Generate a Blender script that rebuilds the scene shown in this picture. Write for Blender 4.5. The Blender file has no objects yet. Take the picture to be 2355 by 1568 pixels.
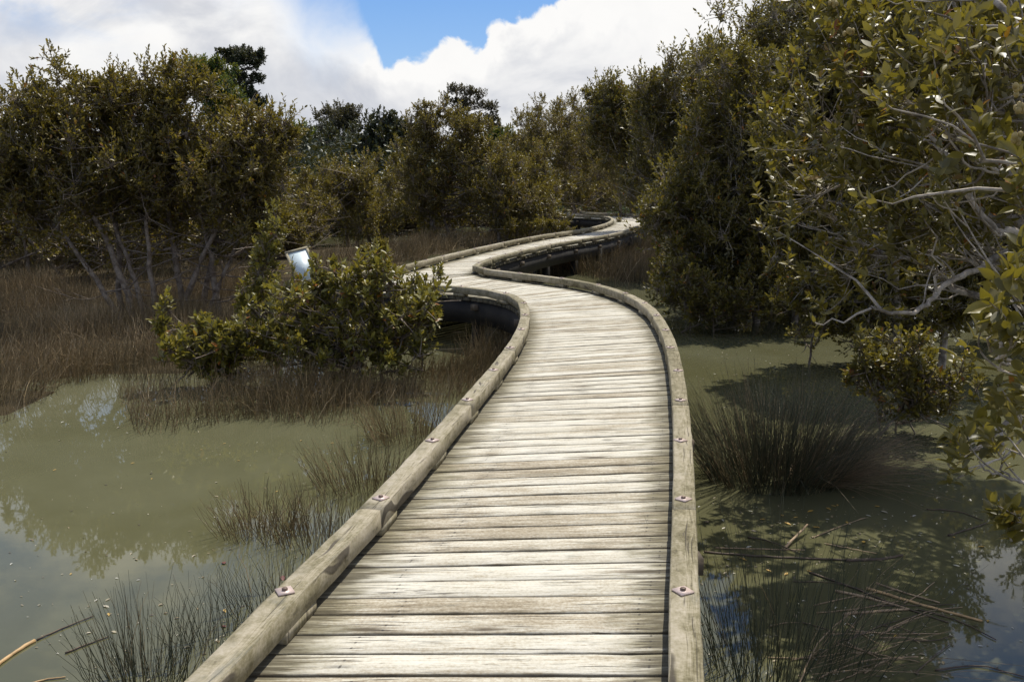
import bpy, math, random
import numpy as np
from mathutils import Vector
S = bpy.context.scene
COL = S.collection
rng = np.random.default_rng(7)
random.seed(7)
R = math.radians

# ------------------------------------------------------------------ camera
F = 2158.0; HZ = 410.0; CH = 2.3           # focal length and horizon row of a 2354 px wide frame, eye height
PITCH = math.atan((784 - HZ) / F)
CP, SP = math.cos(PITCH), math.sin(PITCH)
cam = bpy.data.objects.new("camera", bpy.data.cameras.new("camera"))
COL.objects.link(cam)
cam.location = (0, 0, CH)
cam.rotation_euler = (math.pi / 2 - PITCH, 0, 0)
cam.data.sensor_width = 36
cam.data.lens = 36 * F / 2354
cam.data.clip_start = 0.05
cam.data.clip_end = 2000
S.camera = cam

def ray(X, Y):
    a = (X - 1177) / F; b = -(Y - 784) / F
    return (a, CP + b * SP, -SP + b * CP)
def G(X, Y, z=0.0):                         # point of height z on the ray through a pixel
    d = ray(X, Y); t = (z - CH) / d[2]
    return (d[0] * t, d[1] * t, z)
def W(X, Y, d):                             # point at depth d on the ray through a pixel
    r = ray(X, Y); t = d / r[1]
    return np.array((r[0] * t, d, CH + r[2] * t))

# ------------------------------------------------------------------ sun, sky, exposure
SUN_EL, SUN_AZ = R(63), R(27)
sv = Vector((math.sin(SUN_AZ) * math.cos(SUN_EL), math.cos(SUN_AZ) * math.cos(SUN_EL), math.sin(SUN_EL)))
sl = bpy.data.lights.new("sun", 'SUN'); sl.energy = 5.0; sl.angle = R(0.53); sl.color = (1.0, 0.95, 0.86)
so = bpy.data.objects.new("sun", sl); COL.objects.link(so)
so.rotation_euler = (-sv).to_track_quat('-Z', 'Y').to_euler()
S.view_settings.view_transform = 'Standard'; S.view_settings.look = 'None'
S.view_settings.exposure = 0.0; S.view_settings.gamma = 1.0
S.cycles.use_denoising = True
S.cycles.max_bounces = 8; S.cycles.transparent_max_bounces = 8

class NT:                                   # small helper for building node trees
    def __init__(s, tree):
        s.t = tree; s.n = tree.nodes; s.l = tree.links
    def new(s, typ, **kw):
        n = s.n.new(typ)
        for k, v in kw.items(): setattr(n, k, v)
        return n
    def put(s, sock, v):
        if hasattr(v, 'is_output') or hasattr(v, 'links') and hasattr(v, 'node'): s.l.new(v, sock)
        elif isinstance(v, (tuple, list)) and len(v) == 3 and sock.type == 'RGBA': sock.default_value = (*v, 1)
        else: sock.default_value = v
    def m(s, op, a, b=0.0, c=None, clamp=False):
        n = s.new('ShaderNodeMath', operation=op, use_clamp=clamp)
        s.put(n.inputs[0], a); s.put(n.inputs[1], b)
        if c is not None: s.put(n.inputs[2], c)
        return n.outputs[0]
    def mix(s, f, a, b, mode='MIX'):
        n = s.new('ShaderNodeMix', data_type='RGBA', blend_type=mode)
        s.put(n.inputs[0], f); s.put(n.inputs[6], a); s.put(n.inputs[7], b)
        return n.outputs[2]
    def rng(s, v, a, b, c=0.0, d=1.0, smooth=True):
        n = s.new('ShaderNodeMapRange', interpolation_type='SMOOTHSTEP' if smooth else 'LINEAR')
        for i, x in enumerate((v, a, b, c, d)): s.put(n.inputs[i], x)
        return n.outputs[0]
    def noise(s, vec, scale, detail=4, rough=0.55, dist=0.0):
        n = s.new('ShaderNodeTexNoise'); s.put(n.inputs['Vector'], vec)
        n.inputs['Scale'].default_value = scale; n.inputs['Detail'].default_value = detail
        n.inputs['Roughness'].default_value = rough; n.inputs['Distortion'].default_value = dist
        return n.outputs['Fac']
    def comb(s, x, y, z=0.0):
        n = s.new('ShaderNodeCombineXYZ')
        for i, v in enumerate((x, y, z)): s.put(n.inputs[i], v)
        return n.outputs[0]
    def sep(s, v):
        n = s.new('ShaderNodeSeparateXYZ'); s.put(n.inputs[0], v); return n.outputs
    def ramp(s, f, stops, interp='LINEAR'):
        n = s.new('ShaderNodeValToRGB'); s.put(n.inputs[0], f)
        e = n.color_ramp; e.interpolation = interp
        while len(e.elements) < len(stops): e.elements.new(0.5)
        for el, (p, c) in zip(e.elements, stops):
            el.position = p; el.color = (*c, 1) if len(c) == 3 else c
        return n.outputs[0]
    def attr(s, name):
        n = s.new('ShaderNodeAttribute'); n.attribute_name = name; return n.outputs['Fac']

w = bpy.data.worlds.new("World"); S.world = w; w.use_nodes = True
q = NT(w.node_tree); q.n.clear()
sky = q.new('ShaderNodeTexSky', sky_type='NISHITA'); sky.sun_disc = False
sky.sun_elevation = SUN_EL; sky.sun_rotation = SUN_AZ; sky.air_density = 1.0; sky.dust_density = 0.3; sky.ozone_density = 2.0
tc = q.new('ShaderNodeTexCoord').outputs['Generated']
x, y, z = q.sep(tc)
ysafe = q.m('MAXIMUM', y, 0.12)
u = q.m('DIVIDE', x, ysafe); v = q.m('DIVIDE', z, ysafe)
uv = q.comb(u, v)
def uvp(X, Y):
    r = ray(X, Y); return r[0] / r[1], r[2] / r[1]
# top edge of the cloud banks, elevation against azimuth: a gap of blue between a left and a right bank
fc = q.new('ShaderNodeFloatCurve')
edge_px = [(-400, -220), (300, -160), (600, -90), (660, -10), (705, 55), (775, 73), (850, 85), (872, 130), (885, 163), (905, 148), (960, 126), (1040, 110), (1070, 104),
           (1105, 122), (1118, 78), (1150, 52), (1200, 44), (1240, 34), (1280, 5), (1330, -40), (1600, -120), (2300, -220)]
cv = fc.mapping.curves[0]
pts = [((uvp(X, Y)[0] + 1.0) / 2.0, uvp(X, Y)[1]) for X, Y in edge_px]
while len(cv.points) < len(pts): cv.points.new(0.5, 0.5)
for pnt, (a, b) in zip(cv.points, pts):
    pnt.location = (a, max(0, min(1, b))); pnt.handle_type = 'VECTOR'
fc.mapping.update()
q.put(fc.inputs['Value'], q.m('MULTIPLY_ADD', u, 0.5, 0.5))
edge = fc.outputs[0]
puff = q.noise(uv, 26, 7, 0.55, 0.3); puff2 = q.noise(uv, 9, 3, 0.5)
wob = q.m('ADD', q.m('MULTIPLY', q.m('SUBTRACT', puff, 0.5), 0.07), q.m('MULTIPLY', q.m('SUBTRACT', puff2, 0.5), 0.03))
dd = q.m('ADD', q.m('SUBTRACT', edge, v), wob)
soft = q.rng(u, -0.18, -0.13, 0.07, 0.005)         # the left bank has a wispy edge, the right one a crisp one
m_near = q.rng(dd, q.m('MULTIPLY', soft, -1.0), soft)
# the rest of the sky dome: scattered clouds by direction
zs = q.m('MAXIMUM', z, 0.05)
high = q.comb(q.m('DIVIDE', x, q.m('ADD', zs, 0.25)), q.m('DIVIDE', y, q.m('ADD', zs, 0.25)))
hn = q.noise(high, 1.6, 8, 0.58, 0.4)
m_high = q.rng(hn, 0.42, 0.58)
front = q.rng(v, 0.20, 0.42)
isfront = q.rng(y, 0.10, 0.30)
usehigh = q.m('MAXIMUM', front, q.m('SUBTRACT', 1.0, isfront))
mask = q.m('ADD', q.m('MULTIPLY', m_near, q.m('SUBTRACT', 1.0, usehigh)), q.m('MULTIPLY', m_high, usehigh))
wisp = q.rng(q.noise(q.comb(u, q.m('MULTIPLY', v, 2.2)), 5, 6, 0.6, 0.8), 0.42, 0.72, 0.0, 0.55)
leftside = q.rng(u, -0.34, -0.42)
mask = q.m('SUBTRACT', mask, q.m('MULTIPLY', q.m('MULTIPLY', wisp, leftside), q.rng(v, 0.10, 0.20)), clamp=True)
shade = q.noise(q.comb(u, q.m('MULTIPLY', v, 1.4)), 6.5, 6, 0.55, 0.5)
low = q.rng(v, 0.17, 0.05)
sh = q.m('ADD', q.m('MULTIPLY', low, 0.34), q.rng(shade, 0.42, 0.68, 0.0, 0.80))
sh = q.m('SUBTRACT', sh, q.rng(dd, 0.05, 0.0, 0.0, 0.6), clamp=True)
sh = q.m('ADD', sh, q.m('MULTIPLY', q.m('SUBTRACT', puff, 0.5), 0.35), clamp=True)
ccol = q.mix(sh, (0.98, 0.97, 0.955), (0.58, 0.605, 0.67))
skyc = q.mix(1.0, sky.outputs[0], (0.115, 0.115, 0.125), 'MULTIPLY')
blue = q.mix(0.72, skyc, q.ramp(q.rng(v, 0.05, 0.5, 0, 1, False), [(0.0, (0.34, 0.58, 0.90)), (0.35, (0.13, 0.36, 0.82)), (1.0, (0.07, 0.22, 0.62))]))
out = q.mix(mask, blue, ccol)
bg = q.new('ShaderNodeBackground'); q.put(bg.inputs[0], out); bg.inputs[1].default_value = 1.0
q.l.new(bg.outputs[0], q.new('ShaderNodeOutputWorld').inputs[0])

# ------------------------------------------------------------------ materials
def mat(name):
    m = bpy.data.materials.new(name); m.use_nodes = True
    t = NT(m.node_tree); t.n.clear()
    bs = t.new('ShaderNodeBsdfPrincipled'); t.out = t.new('ShaderNodeOutputMaterial')
    t.l.new(bs.outputs[0], t.out.inputs[0]); t.b = bs
    return m, t
def plain(name, col, rough=0.7, metal=0.0, var=0.25, sc=20):
    m, t = mat(name)
    n = t.noise(t.new('ShaderNodeTexCoord').outputs['Object'], sc, 5)
    c = t.mix(t.rng(n, 0.35, 0.65), tuple(k * (1 - var) for k in col), tuple(min(1, k * (1 + var)) for k in col))
    t.put(t.b.inputs['Base Color'], c); t.b.inputs['Roughness'].default_value = rough; t.b.inputs['Metallic'].default_value = metal
    return m

def wood(name, tones, deck=False, rough=0.85):
    m, t = mat(name)
    U, V, _ = t.sep(t.new('ShaderNodeUVMap').outputs[0])
    tint = t.attr('tint')
    P = lambda su, sv_: t.comb(t.m('MULTIPLY', U, su), t.m('MULTIPLY', V, sv_), t.m('MULTIPLY', tint, 37.0))
    warp = t.m('MULTIPLY', t.m('SUBTRACT', t.noise(P(1.6, 9), 1, 2), 0.5), 0.05)
    Vw = t.m('ADD', V, warp)
    P2 = lambda su, sv_: t.comb(t.m('MULTIPLY', U, su), t.m('MULTIPLY', Vw, sv_), t.m('MULTIPLY', tint, 37.0))
    g1 = t.noise(P2(3.2, 52), 1, 6, 0.66, )
    g2 = t.noise(P2(9.0, 210), 1, 3, 0.65)
    br = t.noise(P(1.4, 7), 1, 4, 0.6)
    br2 = t.noise(P(4.0, 16), 1, 5, 0.65)
    k = t.m('ADD', t.m('MULTIPLY', tint, 0.46), t.m('ADD', t.m('MULTIPLY', t.m('SUBTRACT', g1, 0.5), 0.9), t.m('MULTIPLY', t.m('SUBTRACT', br, 0.5), 1.0)))
    ob = t.new('ShaderNodeTexCoord').outputs['Object']
    blot = t.noise(ob, 5.0 if deck else 14.0, 6, 0.65); fineb = t.noise(ob, 70.0, 4, 0.65)
    k = t.m('ADD', k, t.m('MULTIPLY', t.m('SUBTRACT', g2, 0.5), 0.85))
    k = t.m('ADD', k, t.m('ADD', t.m('MULTIPLY', t.m('SUBTRACT', blot, 0.5), 0.5 if deck else 0.9), t.m('MULTIPLY', t.m('SUBTRACT', fineb, 0.5), 0.8)))
    k = t.m('ADD', k, 0.15 if deck else 0.20, clamp=True)
    c = t.ramp(k, tones)
    # dark hairline grain and cracks
    crack = t.rng(g2, 0.60, 0.74)
    c = t.mix(t.m('MULTIPLY', crack, 0.72), c, (0.09, 0.075, 0.055))
    ck = t.m('MULTIPLY', t.rng(t.noise(P2(1.9, 80), 1, 2, 0.5), 0.65, 0.69), 0.8)
    c = t.mix(ck, c, (0.05, 0.04, 0.03))
    # grey-green mould blotches
    c = t.mix(t.rng(br2, 0.56, 0.76, 0, 0.7), c, (0.17, 0.165, 0.13))
    # knots
    vo = t.new('ShaderNodeTexVoronoi'); t.put(vo.inputs['Vector'], P2(1.7, 8.5)); vo.inputs['Scale'].default_value = 1.0
    kd = vo.outputs['Distance']
    keep = t.m('GREATER_THAN', t.sep(vo.outputs['Color'])[0], 0.55 if deck else 2.0)
    smud = t.m('MULTIPLY', t.rng(t.noise(P2(4.0, 15), 1, 6, 0.68), 0.57, 0.69), t.rng(g1, 0.35, 0.6, 0.35 if deck else 0.1, 0.85 if deck else 0.25))
    c = t.mix(smud, c, (0.115, 0.10, 0.075))
    knot = t.m('MULTIPLY', t.m('MULTIPLY', t.rng(kd, 0.20, 0.03), keep), 0.85)
    ringy = t.m('MULTIPLY', t.m('MULTIPLY', t.rng(kd, 0.42, 0.12), keep), t.rng(g1, 0.45, 0.6, 0, 0.6))
    c = t.mix(ringy, c, (0.16, 0.125, 0.08))
    c = t.mix(knot, c, (0.075, 0.055, 0.035))
    if deck:
        eL, eR = t.attr('end_near'), t.attr('end_far'); acr = t.attr('across')
        ends = t.m('MINIMUM', eL, eR)
        dirt = t.m('MULTIPLY', t.rng(t.m('ADD', ends, t.m('MULTIPLY', t.m('SUBTRACT', br2, 0.5), -0.5)), 0.34, 0.10), 0.75)
        c = t.mix(dirt, c, (0.155, 0.135, 0.07))
        black = t.m('MULTIPLY', t.rng(t.m('ADD', ends, t.m('MULTIPLY', t.m('SUBTRACT', g1, 0.5), -0.9)), 0.22, 0.07), 0.75)
        c = t.mix(black, c, (0.06, 0.05, 0.03))
        side = t.rng(t.m('ADD', t.m('ABSOLUTE', t.m('SUBTRACT', acr, 0.5)), t.m('MULTIPLY', t.m('SUBTRACT', g1, 0.5), 0.18)), 0.43, 0.52, 0, 0.85)  # plank edge stain, deepened to paint in the shade of the thin gaps
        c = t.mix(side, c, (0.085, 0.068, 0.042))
        nail = None
        for e, off, wv in ((eL, 0.37, 0.13), (eR, 0.185, 0.09)):
            du = t.m('SUBTRACT', e, t.m('MULTIPLY_ADD', t.m('SUBTRACT', tint, 0.5), wv, off))
            for q_, r_ in enumerate((0.22, 0.5, 0.78)):
                rj = t.m('MULTIPLY_ADD', t.m('SUBTRACT', t.m('FRACT', t.m('MULTIPLY', tint, 91.7 + 37 * q_)), 0.5), 0.22, r_)
                dv = t.m('MULTIPLY', t.m('SUBTRACT', acr, rj), 0.145)
                core = t.rng(t.m('SQRT', t.m('ADD', t.m('POWER', du, 2.0), t.m('POWER', dv, 2.0))), 0.008, 0.004)
                strk = t.m('MULTIPLY', t.m('MULTIPLY', t.rng(t.m('ABSOLUTE', du), 0.07, 0.01), t.rng(t.m('ABSOLUTE', dv), 0.006, 0.002)), 0.7)
                s_ = t.m('MAXIMUM', core, strk)
                nail = s_ if nail is None else t.m('MAXIMUM', nail, s_)
        c = t.mix(t.m('MULTIPLY', nail, 0.88), c, (0.035, 0.03, 0.025))
    t.put(t.b.inputs['Base Color'], c)
    t.b.inputs['Roughness'].default_value = rough
    t.b.inputs['Specular IOR Level'].default_value = 0.3
    h = t.m('ADD', t.m('MULTIPLY_ADD', g1, 0.5, t.m('MULTIPLY', fineb, 0.35)), t.m('SUBTRACT', t.m('MULTIPLY', g2, 0.35), t.m('MULTIPLY', ck, 0.8)))
    bp = t.new('ShaderNodeBump'); bp.inputs['Strength'].default_value = 0.7; bp.inputs['Distance'].default_value = 0.006
    t.put(bp.inputs['Height'], h); t.put(t.b.inputs['Normal'], bp.outputs[0])
    return m
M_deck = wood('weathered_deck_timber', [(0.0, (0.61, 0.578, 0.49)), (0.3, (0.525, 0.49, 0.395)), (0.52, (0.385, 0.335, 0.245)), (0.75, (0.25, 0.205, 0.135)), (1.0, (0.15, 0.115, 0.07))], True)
M_kerb = wood('weathered_kerb_timber', [(0.0, (0.40, 0.35, 0.265)), (0.35, (0.30, 0.262, 0.178)), (0.6, (0.205, 0.178, 0.105)), (0.85, (0.12, 0.102, 0.052)), (1.0, (0.07, 0.058, 0.03))])
M_under = plain('shadow_dark_substructure_timber', (0.018, 0.015, 0.011), 0.8, var=0.4, sc=6)  # near black: the shadow under the deck is put into the timber colour
M_bearer = plain('weathered_bearer_timber', (0.11, 0.085, 0.058), 0.85, var=0.35, sc=14)
M_plate = plain('galvanised_plate', (0.56, 0.44, 0.38), 0.45, 0.15, 0.15, 30)
M_nut = plain('rusty_bolt', (0.16, 0.11, 0.08), 0.6, 0.3, 0.3, 60)

def leaf_mat(name, stops, under, rough=0.42, trans=0.36):
    m, t = mat(name)
    tint = t.attr('tint')
    c = t.ramp(tint, stops)
    geo = t.new('ShaderNodeNewGeometry')
    c2 = t.mix(t.m('MULTIPLY', geo.outputs['Backfacing'], 0.7), c, under)
    t.put(t.b.inputs['Base Color'], c2)
    t.b.inputs['Roughness'].default_value = rough
    t.b.inputs['Specular IOR Level'].default_value = 0.5
    tr = t.new('ShaderNodeBsdfTranslucent'); t.put(tr.inputs[0], t.mix(0.55, c, (0.27, 0.22, 0.012)))
    mx = t.new('ShaderNodeMixShader'); mx.inputs[0].default_value = trans
    t.l.new(t.b.outputs[0], mx.inputs[1]); t.l.new(tr.outputs[0], mx.inputs[2]); t.l.new(mx.outputs[0], t.out.inputs[0])
    return m
M_leaf = leaf_mat('mangrove_leaf', [(0.0, (0.075, 0.064, 0.014)), (0.45, (0.170, 0.128, 0.021)), (0.8, (0.27, 0.205, 0.032)), (0.93, (0.16, 0.12, 0.02)), (0.965, (0.30, 0.15, 0.02)), (1.0, (0.30, 0.10, 0.02))], (0.135, 0.12, 0.06))
M_leafR = leaf_mat('riverside_mangrove_leaf', [(0.0, (0.062, 0.060, 0.013)), (0.45, (0.136, 0.112, 0.018)), (0.8, (0.235, 0.19, 0.029)), (0.94, (0.19, 0.14, 0.02)), (0.97, (0.34, 0.16, 0.02)), (1.0, (0.32, 0.11, 0.02))], (0.16, 0.15, 0.08))
M_young = leaf_mat('young_mangrove_leaf', [(0.0, (0.085, 0.080, 0.015)), (0.45, (0.185, 0.168, 0.026)), (0.8, (0.30, 0.26, 0.040)), (0.96, (0.36, 0.26, 0.04)), (1.0, (0.34, 0.12, 0.02))], (0.20, 0.18, 0.09))
M_green = leaf_mat('broadleaf_green', [(0.0, (0.030, 0.065, 0.012)), (0.6, (0.07, 0.14, 0.022)), (1.0, (0.12, 0.20, 0.03))], (0.07, 0.10, 0.04), 0.45)
M_dark = leaf_mat('dark_bush_leaf', [(0.0, (0.022, 0.032, 0.012)), (0.6, (0.045, 0.058, 0.022)), (1.0, (0.075, 0.085, 0.03))], (0.04, 0.05, 0.03), 0.5, 0.1)
M_gum = leaf_mat('gum_leaf', [(0.0, (0.045, 0.044, 0.02)), (0.6, (0.085, 0.075, 0.035)), (1.0, (0.13, 0.105, 0.045))], (0.08, 0.08, 0.05), 0.45, 0.15)

def bark_mat(name, a, b):
    m, t = mat(name)
    P = t.new('ShaderNodeTexCoord').outputs['Object']
    n = t.noise(P, 9, 6, 0.65); n2 = t.noise(P, 55, 4, 0.6)
    c = t.mix(t.rng(n, 0.38, 0.62), a, b)
    c = t.mix(t.rng(n2, 0.5, 0.7, 0, 0.5), c, tuple(k * 0.35 for k in a))
    t.put(t.b.inputs['Base Color'], c); t.b.inputs['Roughness'].default_value = 0.9
    bp = t.new('ShaderNodeBump'); bp.inputs['Strength'].default_value = 0.6; bp.inputs['Distance'].default_value = 0.006
    t.put(bp.inputs['Height'], n2); t.put(t.b.inputs['Normal'], bp.outputs[0])
    return m
M_bark = bark_mat('pale_mangrove_bark', (0.13, 0.095, 0.065), (0.27, 0.22, 0.165))
M_barkR = bark_mat('grey_branch_bark', (0.17, 0.14, 0.105), (0.44, 0.38, 0.30))
M_barkD = bark_mat('dark_bark', (0.06, 0.05, 0.04), (0.12, 0.10, 0.08))

def rush_mat(name, stops):
    m, t = mat(name)
    c = t.ramp(t.attr('tint'), stops)
    t.put(t.b.inputs['Base Color'], c); t.b.inputs['Roughness'].default_value = 0.6
    return m
M_rush = rush_mat('brown_rush', [(0.0, (0.050, 0.042, 0.016)), (0.35, (0.125, 0.092, 0.036)), (0.7, (0.235, 0.160, 0.070)), (0.92, (0.36, 0.26, 0.13)), (1.0, (0.50, 0.39, 0.23))])
M_rushG = rush_mat('green_rush', [(0.0, (0.026, 0.037, 0.017)), (0.5, (0.066, 0.066, 0.030)), (0.8, (0.18, 0.125, 0.060)), (1.0, (0.30, 0.21, 0.115))])

m, t = mat('murky_water')
P = t.new('ShaderNodeTexCoord').outputs['Object']
n = t.noise(P, 0.35, 5, 0.55, 0.3); n2 = t.noise(P, 1.8, 6, 0.6)
c = t.mix(t.rng(n, 0.35, 0.65), (0.086, 0.083, 0.039), (0.110, 0.108, 0.060))
c = t.mix(t.rng(n2, 0.45, 0.75, 0, 0.35), c, (0.132, 0.130, 0.072))
t.put(t.b.inputs['Base Color'], c); t.b.inputs['Roughness'].default_value = 0.02
t.b.inputs['IOR'].default_value = 1.40; t.b.inputs['Specular IOR Level'].default_value = 0.5
bp = t.new('ShaderNodeBump'); bp.inputs['Strength'].default_value = 0.022; bp.inputs['Distance'].default_value = 0.01
sp_ = t.new('ShaderNodeMapping'); t.put(sp_.inputs[0], P); sp_.inputs['Scale'].default_value = (2.2, 5.0, 1)
t.put(bp.inputs['Height'], t.noise(sp_.outputs[0], 1.0, 3, 0.5)); t.put(t.b.inputs['Normal'], bp.outputs[0])
M_water = m
m, t = mat('marsh_mud')
P = t.new('ShaderNodeTexCoord').outputs['Object']
c = t.mix(t.rng(t.noise(P, 1.2, 6), 0.35, 0.65), (0.030, 0.024, 0.014), (0.065, 0.050, 0.028))
yy = t.sep(P)[1]
c = t.mix(t.rng(yy, 45, 60), c, t.mix(t.rng(t.noise(P, 0.6, 6), 0.35, 0.65), (0.016, 0.026, 0.010), (0.035, 0.05, 0.018)))
t.put(t.b.inputs['Base Color'], c); t.b.inputs['Roughness'].default_value = 0.95; t.b.inputs['Specular IOR Level'].default_value = 0.05
M_mud = m

# ------------------------------------------------------------------ mesh helpers
def mesh_obj(name, V, T, material, parent=None, attrs=None, smooth=False, uv=None, loc=None):
    """one object from an array of vertices and an array of triangles (or quads)"""
    V = np.asarray(V, np.float32); T = np.asarray(T, np.int32); k = T.shape[1]
    if loc is not None: V = V - np.asarray(loc, np.float32)
    me = bpy.data.meshes.new(name)
    me.vertices.add(len(V)); me.vertices.foreach_set('co', V.ravel())
    me.loops.add(T.size); me.loops.foreach_set('vertex_index', T.ravel())
    me.polygons.add(len(T)); me.polygons.foreach_set('loop_start', np.arange(0, T.size, k, dtype=np.int32))
    if smooth: me.polygons.foreach_set('use_smooth', np.ones(len(T), bool))
    for an, av in (attrs or {}).items():
        a = me.attributes.new(an, 'FLOAT', 'POINT'); a.data.foreach_set('value', np.asarray(av, np.float32))
    if uv is not None:
        l = me.uv_layers.new(name='UVMap'); l.data.foreach_set('uv', np.asarray(uv, np.float32)[T.ravel()].ravel())
    me.update(); me.validate()
    me.materials.append(material)
    o = bpy.data.objects.new(name, me); COL.objects.link(o)
    if parent is not None: o.parent = parent
    elif loc is not None: o.location = loc
    return o
def thing(name, label, cat, loc=(0, 0, 0), group=None):
    o = bpy.data.objects.new(name, None); COL.objects.link(o)
    o.location = loc; o.empty_display_size = 0.2
    return tag(o, label, cat, group)
def tag(o, label, cat, group=None, kind=None):
    o['label'] = label; o['category'] = cat
    if group: o['group'] = group
    if kind: o['kind'] = kind
    return o
def nrm(a):
    return a / np.maximum(np.linalg.norm(a, axis=-1, keepdims=True), 1e-9)

class Acc:                                  # gathers pieces of one mesh
    def __init__(s): s.V = []; s.T = []; s.A = []; s.n = 0
    def add(s, V, T, a=0.0):
        V = np.asarray(V); s.V.append(V); s.T.append(np.asarray(T) + s.n); s.n += len(V)
        s.A.append(np.full(len(V), a) if np.isscalar(a) else np.asarray(a))
    def obj(s, name, material, parent=None, smooth=False, loc=None):
        return mesh_obj(name, np.concatenate(s.V), np.concatenate(s.T), material, parent, {'tint': np.concatenate(s.A)}, smooth, loc=loc)

def tubes(P, rad, k):
    """M tubes at once: P (M,n,3) centre lines, rad (M,n) radii, k sides"""
    P = np.asarray(P, float); rad = np.asarray(rad, float); M, n, _ = P.shape
    d = np.gradient(P, axis=1); d = nrm(d)
    ref = np.where(np.abs(d[..., 2:3]) > 0.9, np.array([1.0, 0, 0]), np.array([0, 0, 1.0]))
    a = nrm(np.cross(d, ref)); b = np.cross(d, a)
    th = np.arange(k) * 2 * math.pi / k
    ring = a[:, :, None] * np.cos(th)[None, None, :, None] + b[:, :, None] * np.sin(th)[None, None, :, None]
    V = P[:, :, None] + ring * rad[:, :, None, None]
    i = np.arange(n - 1)[:, None]; j = np.arange(k)[None, :]; j2 = (j + 1) % k
    q0 = (i * k + j).ravel(); q1 = (i * k + j2).ravel(); q2 = ((i + 1) * k + j2).ravel(); q3 = ((i + 1) * k + j).ravel()
    T = np.concatenate([np.stack([q0, q1, q2], 1), np.stack([q0, q2, q3], 1)])
    T = (np.arange(M)[:, None, None] * (n * k) + T[None]).reshape(-1, 3)
    return V.reshape(-1, 3), T
def bez(a, b, c, n):
    t = np.linspace(0, 1, n)[:, None]
    return (1 - t) ** 2 * a + 2 * t * (1 - t) * b + t * t * c
def crom(P, n):
    """Catmull-Rom through P, n samples per span"""
    P = np.asarray(P, float); Q = np.vstack([2 * P[0] - P[1], P, 2 * P[-1] - P[-2]]); out = []
    for i in range(1, len(Q) - 2):
        for t in np.arange(n) / n:
            p0, p1, p2, p3 = Q[i - 1:i + 3]
            out.append(0.5 * (2 * p1 + (p2 - p0) * t + (2 * p0 - 5 * p1 + 4 * p2 - p3) * t * t + (3 * p1 - p0 - 3 * p2 + p3) * t ** 3))
    out.append(P[-1]); return np.array(out)

# leaf outlines: x along the leaf, y across, z up
LEAF = np.array([(0, 0, 0), (.28, .17, .03), (.66, .19, .02), (1, 0, -.10), (.66, -.19, .02), (.28, -.17, .03)])
LEAF_T = np.array([(0, 3, 2), (0, 2, 1), (0, 5, 4), (0, 4, 3)])
_s = [.16, .38, .62, .84]; _w = [.13, .215, .205, .115]
BIG = np.array([(0, 0, 0)] + [p for s_, w_ in zip(_s, _w) for p in ((s_, w_, .05 - .16 * s_ * s_), (s_, 0, -.16 * s_ * s_ + .0), (s_, -w_, .05 - .16 * s_ * s_))] + [(1, 0, -.17)])
_t = [(0, 2, 1), (0, 3, 2)]
for i_ in range(3):
    a_ = 1 + 3 * i_
    _t += [(a_, a_ + 1, a_ + 4), (a_, a_ + 4, a_ + 3), (a_ + 1, a_ + 2, a_ + 5), (a_ + 1, a_ + 5, a_ + 4)]
_t += [(10, 11, 13), (11, 12, 13)]
BIG_T = np.array(_t)
def leaves(O, D, N, L, tint, big=False):
    tv, tt = (BIG, BIG_T) if big else (LEAF, LEAF_T)
    D = nrm(D); N = nrm(N - (N * D).sum(-1, keepdims=True) * D); B = np.cross(N, D)
    k = len(tv); wv = rng.uniform(0.85, 1.2, len(O)); bend = rng.uniform(0.2, 2.2, len(O))
    V = O[:, None] + L[:, None, None] * (tv[None, :, 0:1] * D[:, None] + (tv[None, :, 1:2] * wv[:, None, None]) * B[:, None] + (tv[None, :, 2:3] * bend[:, None, None]) * N[:, None])
    T = (np.arange(len(O))[:, None, None] * k + tt[None]).reshape(-1, 3)
    return V.reshape(-1, 3), T, np.repeat(tint, k)
def leaf_tints(n, yellow=0.03):
    t = np.clip(rng.normal(0.42, 0.2, n), 0, 0.86)
    y = rng.random(n) < yellow; t[y] = rng.uniform(0.9, 1.0, y.sum())
    return t
def rosettes(tips, dirs, spread_len, nl, leaf, tl, yellow, big):
    """leaf whorls along the end of every twig"""
    M = len(tips); fr = np.linspace(0, 1, nl)[None, :].repeat(M, 0) + rng.normal(0, .05, (M, nl))
    O = tips[:, None] - dirs[:, None] * (fr * spread_len)[..., None]
    ph = np.arange(nl)[None, :] * 2.4 + rng.uniform(0, 6.28, (M, 1)) + rng.normal(0, .3, (M, nl))
    ref = np.where(np.abs(dirs[:, 2:3]) > 0.9, np.array([1.0, 0, 0]), np.array([0, 0, 1.0]))
    a = nrm(np.cross(dirs, ref)); b = np.cross(dirs, a)
    rad = a[:, None] * np.cos(ph)[..., None] + b[:, None] * np.sin(ph)[..., None]
    th = np.clip(0.35 + fr * 0.85 + rng.normal(0, .22, (M, nl)), .1, 1.6)
    D = dirs[:, None] * np.cos(th)[..., None] + rad * np.sin(th)[..., None]
    N = dirs[:, None] * np.sin(th)[..., None] - rad * np.cos(th)[..., None] + rng.normal(0, .3, (M, nl, 3))
    L = leaf * rng.uniform(.65, 1.15, (M, nl))
    tint = leaf_tints(M * nl, yellow) + np.repeat(rng.normal(0, .08, M), nl) + tl
    return leaves(O.reshape(-1, 3), D.reshape(-1, 3), N.reshape(-1, 3), L.ravel(), np.clip(tint, 0, 1), big)

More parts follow.
